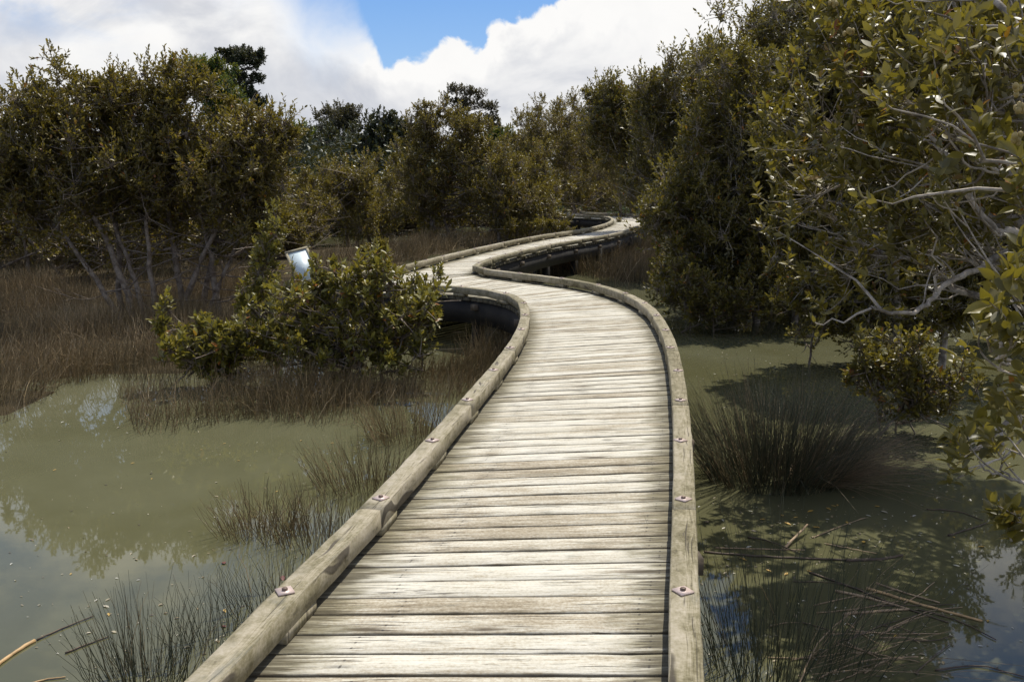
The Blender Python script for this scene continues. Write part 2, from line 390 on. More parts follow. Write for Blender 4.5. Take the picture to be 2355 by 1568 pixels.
def tree(name, label, cat, group, d, bases, blobs, leaf=.06, lump=.32, tw=22, nl=11, stem_r=.05, yellow=.03,
         leafm=None, barkm=None, big=False, up=.45, bare=0, depth=.9, part='crown', base_z=-.06, fork=True, pts=None, trunk_name='trunk', lumpk=.55, stray=.35, snags=0):
    """one tree: bases = trunk feet in pixels (or world points), blobs = (X, Y, rx, ry, number of leaf clusters[, depth])"""
    leafm = leafm or M_leaf; barkm = barkm or M_bark
    feet = []
    for b in bases:
        feet.append(np.array(b, float) if len(b) == 3 else np.array(((b[0] - 1177) / F * d, d + rng.uniform(-.25, .25), base_z)))
    root = feet[0].copy()
    C = []; Rr = []; bl = []
    for bb in blobs:
        X, Y, rx, ry, n = bb[:5]; dd_ = bb[5] if len(bb) > 5 else d
        c0 = W(X, Y, dd_); ax = np.array((rx * dd_ / F, rx * dd_ / F * depth, ry * dd_ / F)); bl.append(c0)
        got = 0; tries = 0
        while got < n and tries < n * 30:
            tries += 1
            p = rng.normal(size=3); p = p / np.linalg.norm(p) * rng.random() ** .42
            p = c0 + p * ax * (1 + abs(rng.normal(0, .10)))
            if C and min(np.linalg.norm(np.array(C) - p, axis=1)) < lump * lumpk: continue
            if p[2] < .25: continue
            C.append(p); Rr.append(lump * rng.uniform(.5, 1.45)); got += 1
    C = np.array(C); Rr = np.array(Rr)
    wd = Acc()
    # stems
    SP_, SR = [], []
    for i, f in enumerate(feet):
        tgt = C[np.argmin(np.linalg.norm((C - np.array(bl[i % len(bl)])), axis=1))] + np.array((0, 0, .1))
        mid = f * .45 + tgt * .55; mid[:2] = f[:2] * .72 + tgt[:2] * .28; mid += rng.normal(0, .12, 3) * (tgt[2] - f[2]) * .25
        P = bez(f, mid, tgt, 16)
        P[1:-1] += np.cumsum(rng.normal(0, .016, (14, 3)), 0) * (tgt[2] - f[2]) * .35
        r0 = stem_r * rng.uniform(.8, 1.2)
        rr = r0 * np.linspace(1, .22, 16) ** .9; rr[0] *= 1.25
        V, T = tubes(P[None], rr[None], 8); wd.add(V, T); SP_.append(P); SR.append(rr)
    SPa = np.concatenate(SP_); SRa = np.concatenate(SR)
    # limbs to every cluster
    LP = []; LR = []
    for c in C:
        cost = np.linalg.norm(SPa - c, axis=1) + np.maximum(0, SPa[:, 2] - c[2] + .25) * 3 + np.maximum(0, .3 - SPa[:, 2]) * 2
        j = np.argmin(cost); a = SPa[j]
        m_ = a * .5 + c * .5 + np.array((0, 0, -.12 * np.linalg.norm(c - a))) + rng.normal(0, .08, 3) * np.linalg.norm(c - a)
        P = bez(a, m_, c, 9); P[2:-1] += rng.normal(0, .018, (6, 3)) * np.linalg.norm(c - a)
        r0 = min(SRa[j] * .75, .008 + .011 * np.linalg.norm(c - a) * stem_r / .05)
        LP.append(P); LR.append(np.linspace(r0, max(.004, r0 * .35), 9))
    V, T = tubes(LP, LR, 5); wd.add(V, T)
    # bare twigs inside the crown
    if bare:
        idx = rng.integers(0, len(C), bare); s_ = np.array(LP)[idx, rng.integers(2, 7, bare)]
        e_ = s_ + rng.normal(0, 1, (bare, 3)) * np.array((.5, .5, .3)) * lump * 2.2
        mm = (s_ + e_) / 2 + rng.normal(0, .08, (bare, 3)) * lump * 2
        tt_ = np.linspace(0, 1, 6)[None, :, None]
        P = (1 - tt_) ** 2 * s_[:, None] + 2 * tt_ * (1 - tt_) * mm[:, None] + tt_ ** 2 * e_[:, None]
        P[:, 1:-1] += rng.normal(0, .03, (bare, 4, 3)) * lump
        V, T = tubes(P, np.linspace(.009, .003, 6)[None].repeat(bare, 0) * (leaf / .06), 4); wd.add(V, T)
    # long bare low branches
    for _ in range(snags):
        k_ = rng.integers(len(SP_)); P0 = SP_[k_]; a = P0[rng.integers(2, 9)]
        an = rng.uniform(0, 6.283); out = np.array((math.cos(an), math.sin(an) * .8, 0)); Ls = rng.uniform(.5, 1.5) * lump / .33
        b = a + out * Ls + np.array((0, 0, rng.uniform(-.1, .75) * Ls)); m_ = (a + b) / 2 + np.array((0, 0, -.18 * Ls)) + rng.normal(0, .08, 3)
        P = bez(a, m_, b, 10); P[2:] += np.cumsum(rng.normal(0, .014, (8, 3)), 0)
        V, T = tubes(P[None], np.linspace(.013, .004, 10)[None] * rng.uniform(.7, 1.2) * lump / .33, 5); wd.add(V, T)
        f0 = P[rng.integers(3, 9, 4)]; f1 = f0 + (out * .7 + rng.normal(0, .55, (4, 3)) + np.array((0, 0, .25))) * Ls * .38
        V, T = tubes(np.stack([f0, (f0 + f1) / 2 + rng.normal(0, .03, (4, 3)), f1], 1), np.array([.006, .0045, .0025])[None].repeat(4, 0) * lump / .33, 4); wd.add(V, T)
    # twigs and leaves
    M = len(C) * tw
    ci = np.repeat(np.arange(len(C)), tw)
    dv = nrm(rng.normal(size=(M, 3)) + np.array((0, 0, up))) * np.array((.9, .9, 1.15))
    tips = C[ci] + dv * (Rr[ci] * rng.uniform(.35, 1.0, M) ** .7)[:, None]
    st = C[ci] - dv * (Rr[ci] * .1)[:, None] + rng.normal(0, .05, (M, 3)) * Rr[ci][:, None]
    tdir = nrm(dv * .8 + np.array((0, 0, up)) + rng.normal(0, .25, (M, 3)))
    mid = tips - tdir * (Rr[ci] * .45)[:, None]
    P = np.stack([st, mid, tips], 1)
    V, T = tubes(P, np.array([.0055, .004, .002])[None].repeat(M, 0) * (leaf / .06), 3); wd.add(V, T)
    ns = int(M * stray)
    if ns:
        li = rng.integers(0, len(C), ns); LPa = np.array(LP); s0 = LPa[li, rng.integers(2, 8, ns)]
        dv2 = nrm(rng.normal(size=(ns, 3)) * np.array((1, 1, .6)) + np.array((0, 0, .35)))
        t2 = s0 + dv2 * (lump * rng.uniform(.4, 1.5, ns))[:, None]; d2 = nrm(dv2 + np.array((0, 0, up)) + rng.normal(0, .2, (ns, 3)))
        V, T = tubes(np.stack([s0, t2 - d2 * lump * .3, t2], 1), np.array([.0055, .004, .002])[None].repeat(ns, 0) * (leaf / .06), 3); wd.add(V, T)
        tips = np.concatenate([tips, t2]); tdir = np.concatenate([tdir, d2]); ci = np.concatenate([ci, li])
    ca = Acc()
    lv = rosettes(tips, tdir, Rr[ci, None] * .55, nl, leaf, np.repeat(rng.normal(0, .07, len(C))[ci], nl), yellow, big)
    keep = lv[0][:, 2].reshape(-1, len(BIG) if big else len(LEAF)).min(1) > .02
    k = len(BIG) if big else len(LEAF)
    if not keep.all():
        V = lv[0].reshape(-1, k, 3)[keep].reshape(-1, 3); A = lv[2].reshape(-1, k)[keep].ravel()
        T = (np.arange(keep.sum())[:, None, None] * k + (BIG_T if big else LEAF_T)[None]).reshape(-1, 3)
        lv = (V, T, A)
    ca.add(*lv)
    root[2] = 0.0
    e = thing(name, label, cat, tuple(root), group)
    wd.obj(trunk_name, barkm, e, True, loc=root)
    ca.obj(part, leafm, e, False, loc=root)
    return e

def inside(pt, poly):
    x_, y_ = pt[:, 0], pt[:, 1]; r = np.zeros(len(pt), bool); n_ = len(poly)
    for i in range(n_):
        x1, y1 = poly[i]; x2, y2 = poly[(i + 1) % n_]
        c_ = ((y1 > y_) != (y2 > y_)) & (x_ < (x2 - x1) * (y_ - y1) / ((y2 - y1) + 1e-12) + x1); r ^= c_
    return r
def blades(base, dirv, length, width, tint, droop, n=4, k=3):
    droop = np.where(rng.random(len(base)) < .07, droop + rng.uniform(.3, .8, len(base)), droop)
    M = len(base); t_ = np.linspace(0, 1, n)[None, :, None]
    d = nrm(dirv); side = d * np.array((1, 1, 0)); 
    P = base[:, None] + d[:, None] * length[:, None, None] * t_ + (side * (droop * length)[:, None])[:, None] * t_ ** 2 - np.array((0, 0, 1.0)) * (droop * length)[:, None, None] * .6 * t_ ** 2.5
    P[:, 1:] += rng.normal(0, .008, (M, n - 1, 3))
    rr = width[:, None] * np.linspace(1, .3, n)[None]
    V, T = tubes(P, rr, k)
    return V, T, np.repeat(tint, n * k)
def rush_bed(name, label, polys, dens, hmin, hmax, width, tintmu, m_, group=None):
    ac = Acc(); c0 = None
    for poly_px, kk in polys:
        poly = [G(X, Y, 0)[:2] for X, Y in poly_px]; pa = np.array(poly)
        lo, hi = pa.min(0), pa.max(0); n = int((hi - lo).prod() * dens * kk)
        p = rng.uniform(lo, hi, (n, 2)); p = p + rng.normal(0, .12, p.shape)
        ph = np.sin(p[:, 0] * 2.1 + np.sin(p[:, 1] * 1.7) * 1.3) * np.cos(p[:, 1] * 1.5 + p[:, 0] * .7)
        p = p[inside(p, poly) & (rng.random(len(p)) < np.clip(.5 + .7 * ph, .12, 1))]
        M = len(p)
        if M == 0: continue
        b = np.column_stack([p, np.full(M, -.03)])
        bend = .5 * np.sin(p[:, 0] * 1.3 + p[:, 1] * .9)
        dv = np.column_stack([rng.normal(.10, .2, M) + bend * .15, rng.normal(0, .2, M), np.ones(M)])
        L = rng.uniform(hmin, hmax, M) * (1 + .25 * np.sin(p[:, 0] * 1.9) * np.sin(p[:, 1] * 1.4))
        ti = np.clip(rng.normal(tintmu, .2, M) + .2 * np.sin(p[:, 0] * 1.7 + np.sin(p[:, 1] * 1.1) * 1.5) * np.sin(p[:, 1] * 1.9), 0, 1)
        ac.add(*blades(b, dv, L, width * rng.uniform(.7, 1.3, M), ti, np.abs(rng.normal(0, .22, M)), 4, 3))
        if c0 is None: c0 = np.array((*pa.mean(0), 0))
    return tag(ac.obj(name, m_, loc=c0), label, 'rushes', group, 'stuff')
def clump(label, X, Y, n, rad, hmin, hmax, width, tintmu, m_=None, spread=.35, lean=(0, 0), group='rush clumps standing in the water', droop=.18, lying=0):
    c = np.array(G(X, Y, 0)); a = rng.uniform(0, 6.283, n); r_ = rad * np.sqrt(rng.random(n))
    b = c + np.column_stack([np.cos(a) * r_, np.sin(a) * r_ * .8, np.full(n, -.04)])
    dv = np.column_stack([np.cos(a) * r_ / rad * spread + rng.normal(lean[0], .12, n), np.sin(a) * r_ / rad * spread + rng.normal(lean[1], .12, n), np.ones(n)])
    L = hmin + (hmax - hmin) * rng.beta(2.2, 1.6, n) * (1.12 - .35 * (r_ / rad) ** 2) * (1 + .12 * np.sin(a * 3 + r_ * 9))
    ti = np.clip(rng.normal(tintmu, .2, n), 0, 1)
    ac = Acc(); ac.add(*blades(b, dv, L, width * rng.uniform(.7, 1.3, n), ti, np.abs(rng.normal(0, droop, n)), 5, 3))
    if lying:
        a = rng.uniform(-.9, .9, lying); r_ = rad * rng.uniform(.3, .95, lying)
        b = c + np.column_stack([np.cos(a) * r_, np.sin(a) * r_ * .8, np.full(lying, .02)])
        dv = np.column_stack([np.cos(a), np.sin(a) * .8, rng.uniform(.18, .8, lying)])
        ac.add(*blades(b, dv, rng.uniform(hmin, hmax, lying) * .85, width * rng.uniform(.7, 1.2, lying), np.clip(rng.normal(.82, .1, lying), 0, 1), np.abs(rng.normal(0, .15, lying)), 5, 3))
    return tag(ac.obj('rush_clump', m_ or M_rush, loc=c), label, 'rush clump', group)

# ------------------------------------------------------------------ ground and water
FIELD = [(-420, 640), (0, 655), (330, 680), (560, 660), (690, 690), (820, 720), (960, 720), (1010, 760), (900, 800), (700, 800), (560, 850), (420, 880), (250, 872), (140, 890), (70, 950), (0, 975), (-420, 1000)]
TONGUE = [(270, 905), (420, 880), (600, 850), (760, 870), (900, 860), (1030, 850), (1120, 800), (1180, 760), (1195, 800), (1120, 890), (1040, 960), (960, 985), (700, 980), (560, 965), (420, 1000), (310, 1000)]
MIDBED = [(700, 600), (860, 585), (1000, 548), (1280, 532), (1330, 530), (1200, 552), (1050, 580), (930, 610), (850, 632), (740, 625)]
HAIRPIN = [(1110, 604), (1180, 585), (1300, 562), (1420, 548), (1500, 548), (1520, 600), (1490, 660), (1420, 655), (1300, 628), (1180, 618)]
xs = np.concatenate([np.linspace(-420, -40, 14), np.linspace(-36, -17, 10), np.arange(-16, 14, .5), np.linspace(14, 36, 12), np.linspace(42, 420, 14)])
ys = np.concatenate([np.linspace(-60, -2, 6), np.arange(0, 48, .5), np.linspace(48, 150, 52), np.linspace(160, 700, 14)])
gx, gy = np.meshgrid(xs, ys); flat = np.column_stack([gx.ravel(), gy.ravel()])
h = np.full(len(flat), -.30)
for poly in (FIELD, MIDBED, HAIRPIN):
    wp = [G(X, Y, 0)[:2] for X, Y in poly]; c_ = np.mean(wp, axis=0)
    h = np.where(inside(flat, [c_ + (np.array(p_) - c_) * .93 for p_ in wp]), .012, h)
h += .012 * np.sin(flat[:, 0] * 3.1) * np.sin(flat[:, 1] * 2.7)
far = np.clip((flat[:, 1] - 42) / 6, 0, 1); h = h * (1 - far) + far * (.25 + .1 * np.sin(flat[:, 0]))
behind = np.maximum(np.clip((flat[:, 1] - 15.5) / 1.5, 0, 1) * np.clip((-flat[:, 0] - 3.0) / 1, 0, 1) * np.clip((34 - flat[:, 1]) / 3, 0, 1), np.clip((flat[:, 1] - 15) / 4, 0, 1) * np.clip((flat[:, 0] - 6.0) / 2, 0, 1)); h = np.maximum(h, behind * .05 - .3 * (1 - behind))
hill = np.clip((flat[:, 1] - 55) / 60, 0, 1); hill = hill * hill * (3 - 2 * hill)
h += hill * (3.0 + 2.8 * np.exp(-((flat[:, 0] + 34) / 26) ** 2))
ny, nx = gx.shape; ii = (np.arange(ny - 1)[:, None] * nx + np.arange(nx - 1)[None]).ravel()
ground = mesh_obj('ground', np.column_stack([flat, h]), np.stack([ii, ii + 1, ii + nx + 1, ii + nx], 1), M_mud, smooth=True); ground['kind'] = 'structure'
wa = [(-200, -40, 0), (200, -40, 0), (200, 75, 0), (-200, 75, 0)]
water = mesh_obj('water', wa, [(0, 1, 2, 3)], M_water); water['kind'] = 'structure'

# ------------------------------------------------------------------ boardwalk
ZD = .70; KW, KB, KT = .053, .740, .832
pr = [((460, 1568), (1578, 1568)), ((653, 1367), (1573, 1362)), ((863, 1157), (1573, 1140)), ((991, 1017), (1569, 996)), ((1075, 920), (1562, 905)),
      ((1130, 857), (1553, 838)), ((1170, 805), (1540, 784)), ((1197, 762), (1522, 745)), ((1207, 725), (1495, 708)), ((1199, 693), (1450, 680)),
      ((1165, 675), (1380, 656)), ((1100, 663), (1300, 641)), ((1000, 655), (1200, 629)), ((900, 655), (1132, 621))]
pairs = [(np.array(G(*a, KT))[:2], np.array(G(*b, KT))[:2]) for a, b in pr]
c13 = pairs[-1]
tip = np.array(G(1088, 613, KT))[:2]
fl = np.array(G(905, 617, KT))[:2]
pairs += [(c13[0] + (-.75, .25), tip + (.10, -.16)), (c13[0] + (-1.15, .85), tip + (.02, -.03)), (c13[0] + (-.95, 1.6), tip + (.02, .10)), (fl + (-.03, .1), tip + (.05, .24))]
pr2 = [((960, 603), (1105, 603)), ((1030, 586), (1150, 588)), ((1100, 570), (1200, 576)), ((1175, 554), (1275, 560)), ((1250, 540), (1350, 548)), ((1340, 527), (1420, 535)),
       ((1390, 515), (1465, 520)), ((1408, 505), (1492, 506)), ((1395, 498), (1490, 496)), ((1345, 495), (1430, 491)), ((1296, 493), (1350, 488)), ((1286, 489), (1334, 483.5)), ((1286, 483.5), (1330, 480.5))]
pairs += [(np.array(G(*a, KT))[:2], np.array(G(*b, KT))[:2]) for a, b in pr2]
dL = pairs[0][0] - pairs[1][0]; dR = pairs[0][1] - pairs[1][1]
dL /= np.linalg.norm(dL); dR /= np.linalg.norm(dR)
pairs = [(pairs[0][0] + dL * 4.5, pairs[0][1] + dR * 4.5), (pairs[0][0] + dL * 2.2, pairs[0][1] + dR * 2.2)] + pairs
LC = crom([p[0] for p in pairs], 14); RC = crom([p[1] for p in pairs], 14)
CC = (LC + RC) / 2
sL = np.concatenate([[0], np.cumsum(np.linalg.norm(np.diff(CC, axis=0), axis=1) * .5 + .25 * (np.linalg.norm(np.diff(LC, axis=0), axis=1) + np.linalg.norm(np.diff(RC, axis=0), axis=1)))])
walk = thing('boardwalk', 'weathered timber boardwalk winding in an S over the murky water between mangroves', 'boardwalk', (0, 0, 0))
def at_s(c_, s_): return np.column_stack([np.interp(s_, sL, c_[:, i]) for i in range(2)])
edges = [0.0]
while edges[-1] < sL[-1]: edges.append(edges[-1] + rng.normal(.152, .006))
edges = np.array(edges[:-1])
dv_, df_, uvs, tn, e1, e2, ac_ = [], [], [], [], [], [], []
nb = 0; NS = 14
skew = 0.0
for i in range(len(edges) - 1):
    ed = at_s(LC, edges[i:i + 2]), at_s(RC, edges[i:i + 2])
    tint_ = float(np.clip(rng.beta(1.6, 2.2), 0, 1)); off = rng.uniform(0, 90); zoff = rng.normal(0, .0007); tw_ = rng.normal(0, .0008)
    gap = .0031 + abs(rng.normal(0, .0015))
    ov = .050 + rng.uniform(-.008, .006), .046 + rng.uniform(-.008, .006)
    rows = []
    for (pa_, pb_), sg in (((ed[0][0], ed[1][0]), 1), ((ed[0][1], ed[1][1]), -1)):
        dirn = (pb_ - pa_); Ln = np.linalg.norm(dirn); dirn /= Ln
        t_ = np.linspace(-ov[0], Ln + ov[1], NS)
        wob_ = np.cumsum(rng.normal(0, .0011, NS)); wob_ -= np.linspace(wob_[0], wob_[-1], NS)
        nv = np.array((-dirn[1], dirn[0])) * sg
        rows.append((pa_ + dirn * t_[:, None] + nv * (gap + np.abs(wob_) * 1.2 + (rng.random(NS) < .05) * .006)[:, None], t_ + ov[0]))
    wid = np.linalg.norm(rows[0][0][NS // 2] - rows[1][0][NS // 2])
    zz = ZD + zoff + np.cumsum(rng.normal(0, .0003, NS))
    cs = []
    for f0, dz in ((0.0, -.045), (0.0, -.004), (.035, 0), (.5, .0008), (.965, 0), (1.0, -.004), (1.0, -.045)):
        p2 = rows[0][0] * (1 - f0) + rows[1][0] * f0
        cs.append(np.column_stack([p2, zz + dz + tw_ * (f0 - .5) * 2]))
        uvs.append(np.column_stack([rows[0][1] + off, np.full(NS, f0 * wid + off * .37)]))
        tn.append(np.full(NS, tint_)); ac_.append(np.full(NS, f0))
        e1.append(rows[0][1]); e2.append(rows[0][1][-1] - rows[0][1])
    dv_ += cs; K = 7
    for a in range(K - 1):
        o_ = nb + a * NS + np.arange(NS - 1)
        df_.append(np.stack([o_, o_ + 1, o_ + NS + 1, o_ + NS], 1))
    df_.append(np.array([[nb + k_ * NS for k_ in (0, 1, 5, 6)], [nb + k_ * NS for k_ in (1, 2, 4, 5)],
                         [nb + k_ * NS + NS - 1 for k_ in (6, 5, 1, 0)], [nb + k_ * NS + NS - 1 for k_ in (5, 4, 2, 1)]]))
    nb += K * NS
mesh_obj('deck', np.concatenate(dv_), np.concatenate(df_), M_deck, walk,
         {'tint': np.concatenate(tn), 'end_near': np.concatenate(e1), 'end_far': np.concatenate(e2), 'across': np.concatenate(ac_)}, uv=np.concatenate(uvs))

def resample(c_, step):
    s_ = np.concatenate([[0], np.cumsum(np.linalg.norm(np.diff(c_, axis=0), axis=1))]); n_ = max(2, int(round(s_[-1] / step)) + 1)
    g_ = np.linspace(0, s_[-1], n_); return np.column_stack([np.interp(g_, s_, c_[:, i]) for i in range(2)])
def sweep(name, line, prof, material, parent, rough_=.0, tint_=.5, close=True):
    """timber of a given section along a ground line; prof = (offset, z) ring"""
    n_ = len(line); d = nrm(np.gradient(line, axis=0)); nv = np.column_stack([d[:, 1], -d[:, 0]]); k = len(prof)
    s_ = np.concatenate([[0], np.cumsum(np.linalg.norm(np.diff(line, axis=0), axis=1))]); off = rng.uniform(0, 50)
    V = []; uv = []; per = 0; last = prof[-1]; pv = []
    for (o_, z_) in prof: pv.append(per); per += math.hypot(o_ - last[0], z_ - last[1]); last = (o_, z_)
    for (o_, z_), p_ in zip(prof, pv):
        jit = rng.normal(0, rough_, (n_, 2))
        V.append(np.column_stack([line + nv * (o_ + jit[:, :1]), z_ + jit[:, 1]])); uv.append(np.column_stack([s_ + off, np.full(n_, p_ + off * .31)]))
    V = np.stack(V, 1).reshape(-1, 3); uv = np.stack(uv, 1).reshape(-1, 2)
    i = np.arange(n_ - 1)[:, None]; j = np.arange(k)[None]; j2 = (j + 1) % k
    Q = np.stack([(i * k + j).ravel(), ((i + 1) * k + j).ravel(), ((i + 1) * k + j2).ravel(), (i * k + j2).ravel()], 1)
    caps = [np.array([[0 + b_, 1 + b_, 2 + b_, 3 + b_] for b_ in range(0, k - 2, 2)])]
    cap = []
    for b_ in range(1, k - 1, 2):
        cap.append((0, b_, b_ + 1, (b_ + 2) % k if (b_ + 2) < k else 0))
    cap = [c_ for c_ in cap if len(set(c_)) == 4]
    ends = np.array([c_ for c_ in cap] + [tuple((n_ - 1) * k + a for a in c_[::-1]) for c_ in cap])
    return mesh_obj(name, V, np.concatenate([Q, ends]), material, parent, {'tint': np.full(len(V), tint_)}, uv=uv)
KPROF = [(-KW, KB + .004), (-KW, KT - .005), (-KW + .006, KT), (0, KT + .0005), (KW - .006, KT), (KW, KT - .005), (KW, KB + .004), (KW - .004, KB), (0, KB), (-KW + .004, KB)]
def boxm(c_, ax, half):
    """box with axes ax (3 unit rows) and half sizes, slightly bevelled top"""
    sg = np.array([(a, b, c) for c in (-1, 1) for b in (-1, 1) for a in (-1, 1)], float)
    V = np.asarray(c_) + (sg * np.asarray(half)) @ np.asarray(ax)
    Q = np.array([(0, 2, 3, 1), (4, 5, 7, 6), (0, 1, 5, 4), (2, 6, 7, 3), (0, 4, 6, 2), (1, 3, 7, 5)])
    return V, Q
def kerb_line(c_, phase):
    ln = resample(c_, .125); s_ = 0; n_ = len(ln); step = 16
    st = list(range(0, n_ - 3, step)); out_ = []
    for a in st:
        b = min(a + step, n_ - 1)
        if n_ - 1 - b < 4: b = n_ - 1
        seg = ln[a:b + 1].copy()
        if len(seg) < 3: continue
        # facet: timbers are short straights
        d0 = nrm(seg[1] - seg[0]); d1 = nrm(seg[-1] - seg[-2])
        seg[0] += d0 * .003; seg[-1] -= d1 * .003
        kn = np.unique(np.append(np.arange(0, len(seg), 5), len(seg) - 1)); seg = np.column_stack([np.interp(np.arange(len(seg)), kn, seg[kn, i_]) for i_ in range(2)])
        r_ = sweep('kerb_rail', seg, KPROF, M_kerb, walk, .0012, float(rng.uniform(.2, .85)))
        for f0 in (.12, .62):
            k_ = int(f0 * (len(seg) - 1)); p_ = seg[k_]
            d = nrm(seg[min(k_ + 1, len(seg) - 1)] - seg[max(k_ - 1, 0)]); nv = np.array((d[1], -d[0]))
            if p_[1] < 1.4: continue
            ax = np.array([(d[0], d[1], 0), (nv[0], nv[1], 0), (0, 0, 1)])
            V, Q = boxm((p_[0], p_[1], ZD + .0225), ax, (.11 + rng.uniform(-.02, .03), .052, .0195))
            mesh_obj('packing_block', V, Q, M_kerb, walk, {'tint': np.full(8, .6)}, uv=V[:, :2] * np.array((1, 1.0)))
            if p_[1] < 26:
                ang = math.pi / 4 + rng.normal(0, .25); c2, s2 = math.cos(ang), math.sin(ang)
                ax2 = np.array([(c2, s2, 0), (-s2, c2, 0), (0, 0, 1)]); j_ = rng.normal(0, .008, 2)
                V, Q = boxm((p_[0] + j_[0], p_[1] + j_[1], KT + .0045), ax2, (.029, .029, .0030)); mesh_obj('washer_plate', V, Q, M_plate, r_)
                th = np.arange(6) * math.pi / 3; bo = (p_[0] + j_[0], p_[1] + j_[1])
                ring = lambda z_, q_: np.column_stack([bo[0] + q_ * np.cos(th), bo[1] + q_ * np.sin(th), np.full(6, z_)])
                V = np.vstack([ring(KT + .006, .011), ring(KT + .016, .011), ring(KT + .018, .008)])
                Q = [(i_, (i_ + 1) % 6, 6 + (i_ + 1) % 6, 6 + i_) for i_ in range(6)] + [(6 + i_, 6 + (i_ + 1) % 6, 12 + (i_ + 1) % 6, 12 + i_) for i_ in range(6)] + [(12, 13, 14, 15), (12, 15, 16, 17)]
                mesh_obj('bolt', V, Q, M_nut, r_)
kerb_line(LC, 0); kerb_line(RC, 0)
kerb_end = np.array([LC[-1] + (.12, -.02), (LC[-1] + RC[-1]) / 2, RC[-1] - (.12, -.02)])
sweep('kerb_rail', resample(kerb_end, .12), KPROF, M_kerb, walk, .002, .5)
for c_, sg in ((LC, 1), (RC, -1)):
    for o_ in (.0,):
        ln = resample(c_, .25); d = nrm(np.gradient(ln, axis=0)); nv = np.column_stack([d[:, 1], -d[:, 0]])
        if o_ > .1 and True:
            continue
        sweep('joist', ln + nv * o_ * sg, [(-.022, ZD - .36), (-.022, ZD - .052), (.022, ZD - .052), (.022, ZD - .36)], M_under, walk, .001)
for s_ in np.arange(.25, sL[-1], 1.9):
    a = at_s(LC, [s_])[0]; b = at_s(RC, [s_])[0]; d = b - a; Ln = np.linalg.norm(d); d /= Ln; nv = np.array((-d[1], d[0])); c_ = (a + b) / 2
    if c_[1] < 1.2: continue
    ax = np.array([(d[0], d[1], 0), (nv[0], nv[1], 0), (0, 0, 1)])
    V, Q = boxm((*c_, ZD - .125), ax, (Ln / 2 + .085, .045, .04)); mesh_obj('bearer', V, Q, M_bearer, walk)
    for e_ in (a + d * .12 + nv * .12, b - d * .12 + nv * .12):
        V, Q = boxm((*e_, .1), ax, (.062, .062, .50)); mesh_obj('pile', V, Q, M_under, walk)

# a second stretch of the walkway glimpsed through the far trees
w2 = thing('distant_boardwalk', 'short pale stretch of boardwalk glimpsed low between mangrove trunks in the far middle', 'boardwalk', G(985, 505, 0))
base2 = np.array(w2.location)
A_, B_ = np.array(G(945, 497, ZD))[:2], np.array(G(1030, 490, ZD))[:2]
dn = B_ - A_; Ln = np.linalg.norm(dn); dn /= Ln; nv = np.array((-dn[1], dn[0])); ax = np.array([(dn[0], dn[1], 0), (nv[0], nv[1], 0), (0, 0, 1)])
c_ = (A_ + B_) / 2
for nm, off, half, m_ in (('deck', (0, .6, ZD - .02), (Ln / 2, .6, .02), M_deck), ('kerb_rail', (0, -.01, ZD + .1), (Ln / 2, .05, .05), M_kerb), ('joist', (0, .05, ZD - .14), (Ln / 2, .03, .09), M_under),
                          ('pile', (-Ln * .3, .1, .1), (.06, .06, .4), M_under), ('pile', (Ln * .25, .1, .1), (.06, .06, .4), M_under)):
    V, Q = boxm(np.array((*(c_ + dn * off[0] + nv * off[1]), off[2])) - base2, ax, half); mesh_obj(nm, V, Q, m_, w2, {'tint': np.full(8, .3), 'end_near': np.full(8, 1.0), 'end_far': np.full(8, 1.0), 'across': np.full(8, .5)}, uv=V[:, :2])

# ------------------------------------------------------------------ information panel beside the viewing bay
pd = 11.9
A4 = [W(659, 586, pd + .12), W(703, 567, pd + .26), W(737, 641, pd + .02), W(690, 656, pd - .12)]
e1_ = nrm(A4[3] - A4[0]); e2_ = nrm((A4[1] - A4[0]) - np.dot(A4[1] - A4[0], e1_) * e1_); e3_ = np.cross(e2_, e1_)
if e3_[1] > 0: e3_ = -e3_
cen = sum(A4) / 4; l1 = np.linalg.norm(A4[3] - A4[0]) / 2 + .02; l2 = np.linalg.norm(A4[1] - A4[0]) / 2 + .01
sg_ = thing('information_panel', 'small tilted information panel in a timber frame behind the leafy shrub', 'sign', (cen[0], cen[1], 0))
o0 = np.array(sg_.location); axp = np.array([e1_, e2_, e3_])
M_panel = plain('sky_reflection_panel_face', (0.50, 0.58, 0.60), 0.45, 0.0, 0.12, 5)  # pale bluish colour stands in for sky reflected in the panel
V, Q = boxm(cen - o0, axp, (l1 - .02, l2 - .02, .008)); mesh_obj('panel', V, Q, M_panel, sg_)
for s_, nm in ((1, 'frame'), (-1, 'frame')):
    V, Q = boxm(cen - o0 + e1_ * s_ * (l1 - .012), axp, (.014, l2 + .002, .018)); mesh_obj(nm, V, Q, M_kerb, sg_, {'tint': np.full(8, .3)}, uv=V[:, :2])
    V, Q = boxm(cen - o0 + e2_ * s_ * (l2 - .012), axp, (l1 - .027, .014, .017)); mesh_obj(nm, V, Q, M_kerb, sg_, {'tint': np.full(8, .3)}, uv=V[:, :2])
V, Q = boxm((0, .03, (cen[2] - .1) / 2), np.eye(3), (.045, .045, (cen[2] - .02) / 2)); mesh_obj('post', V, Q, M_under, sg_)

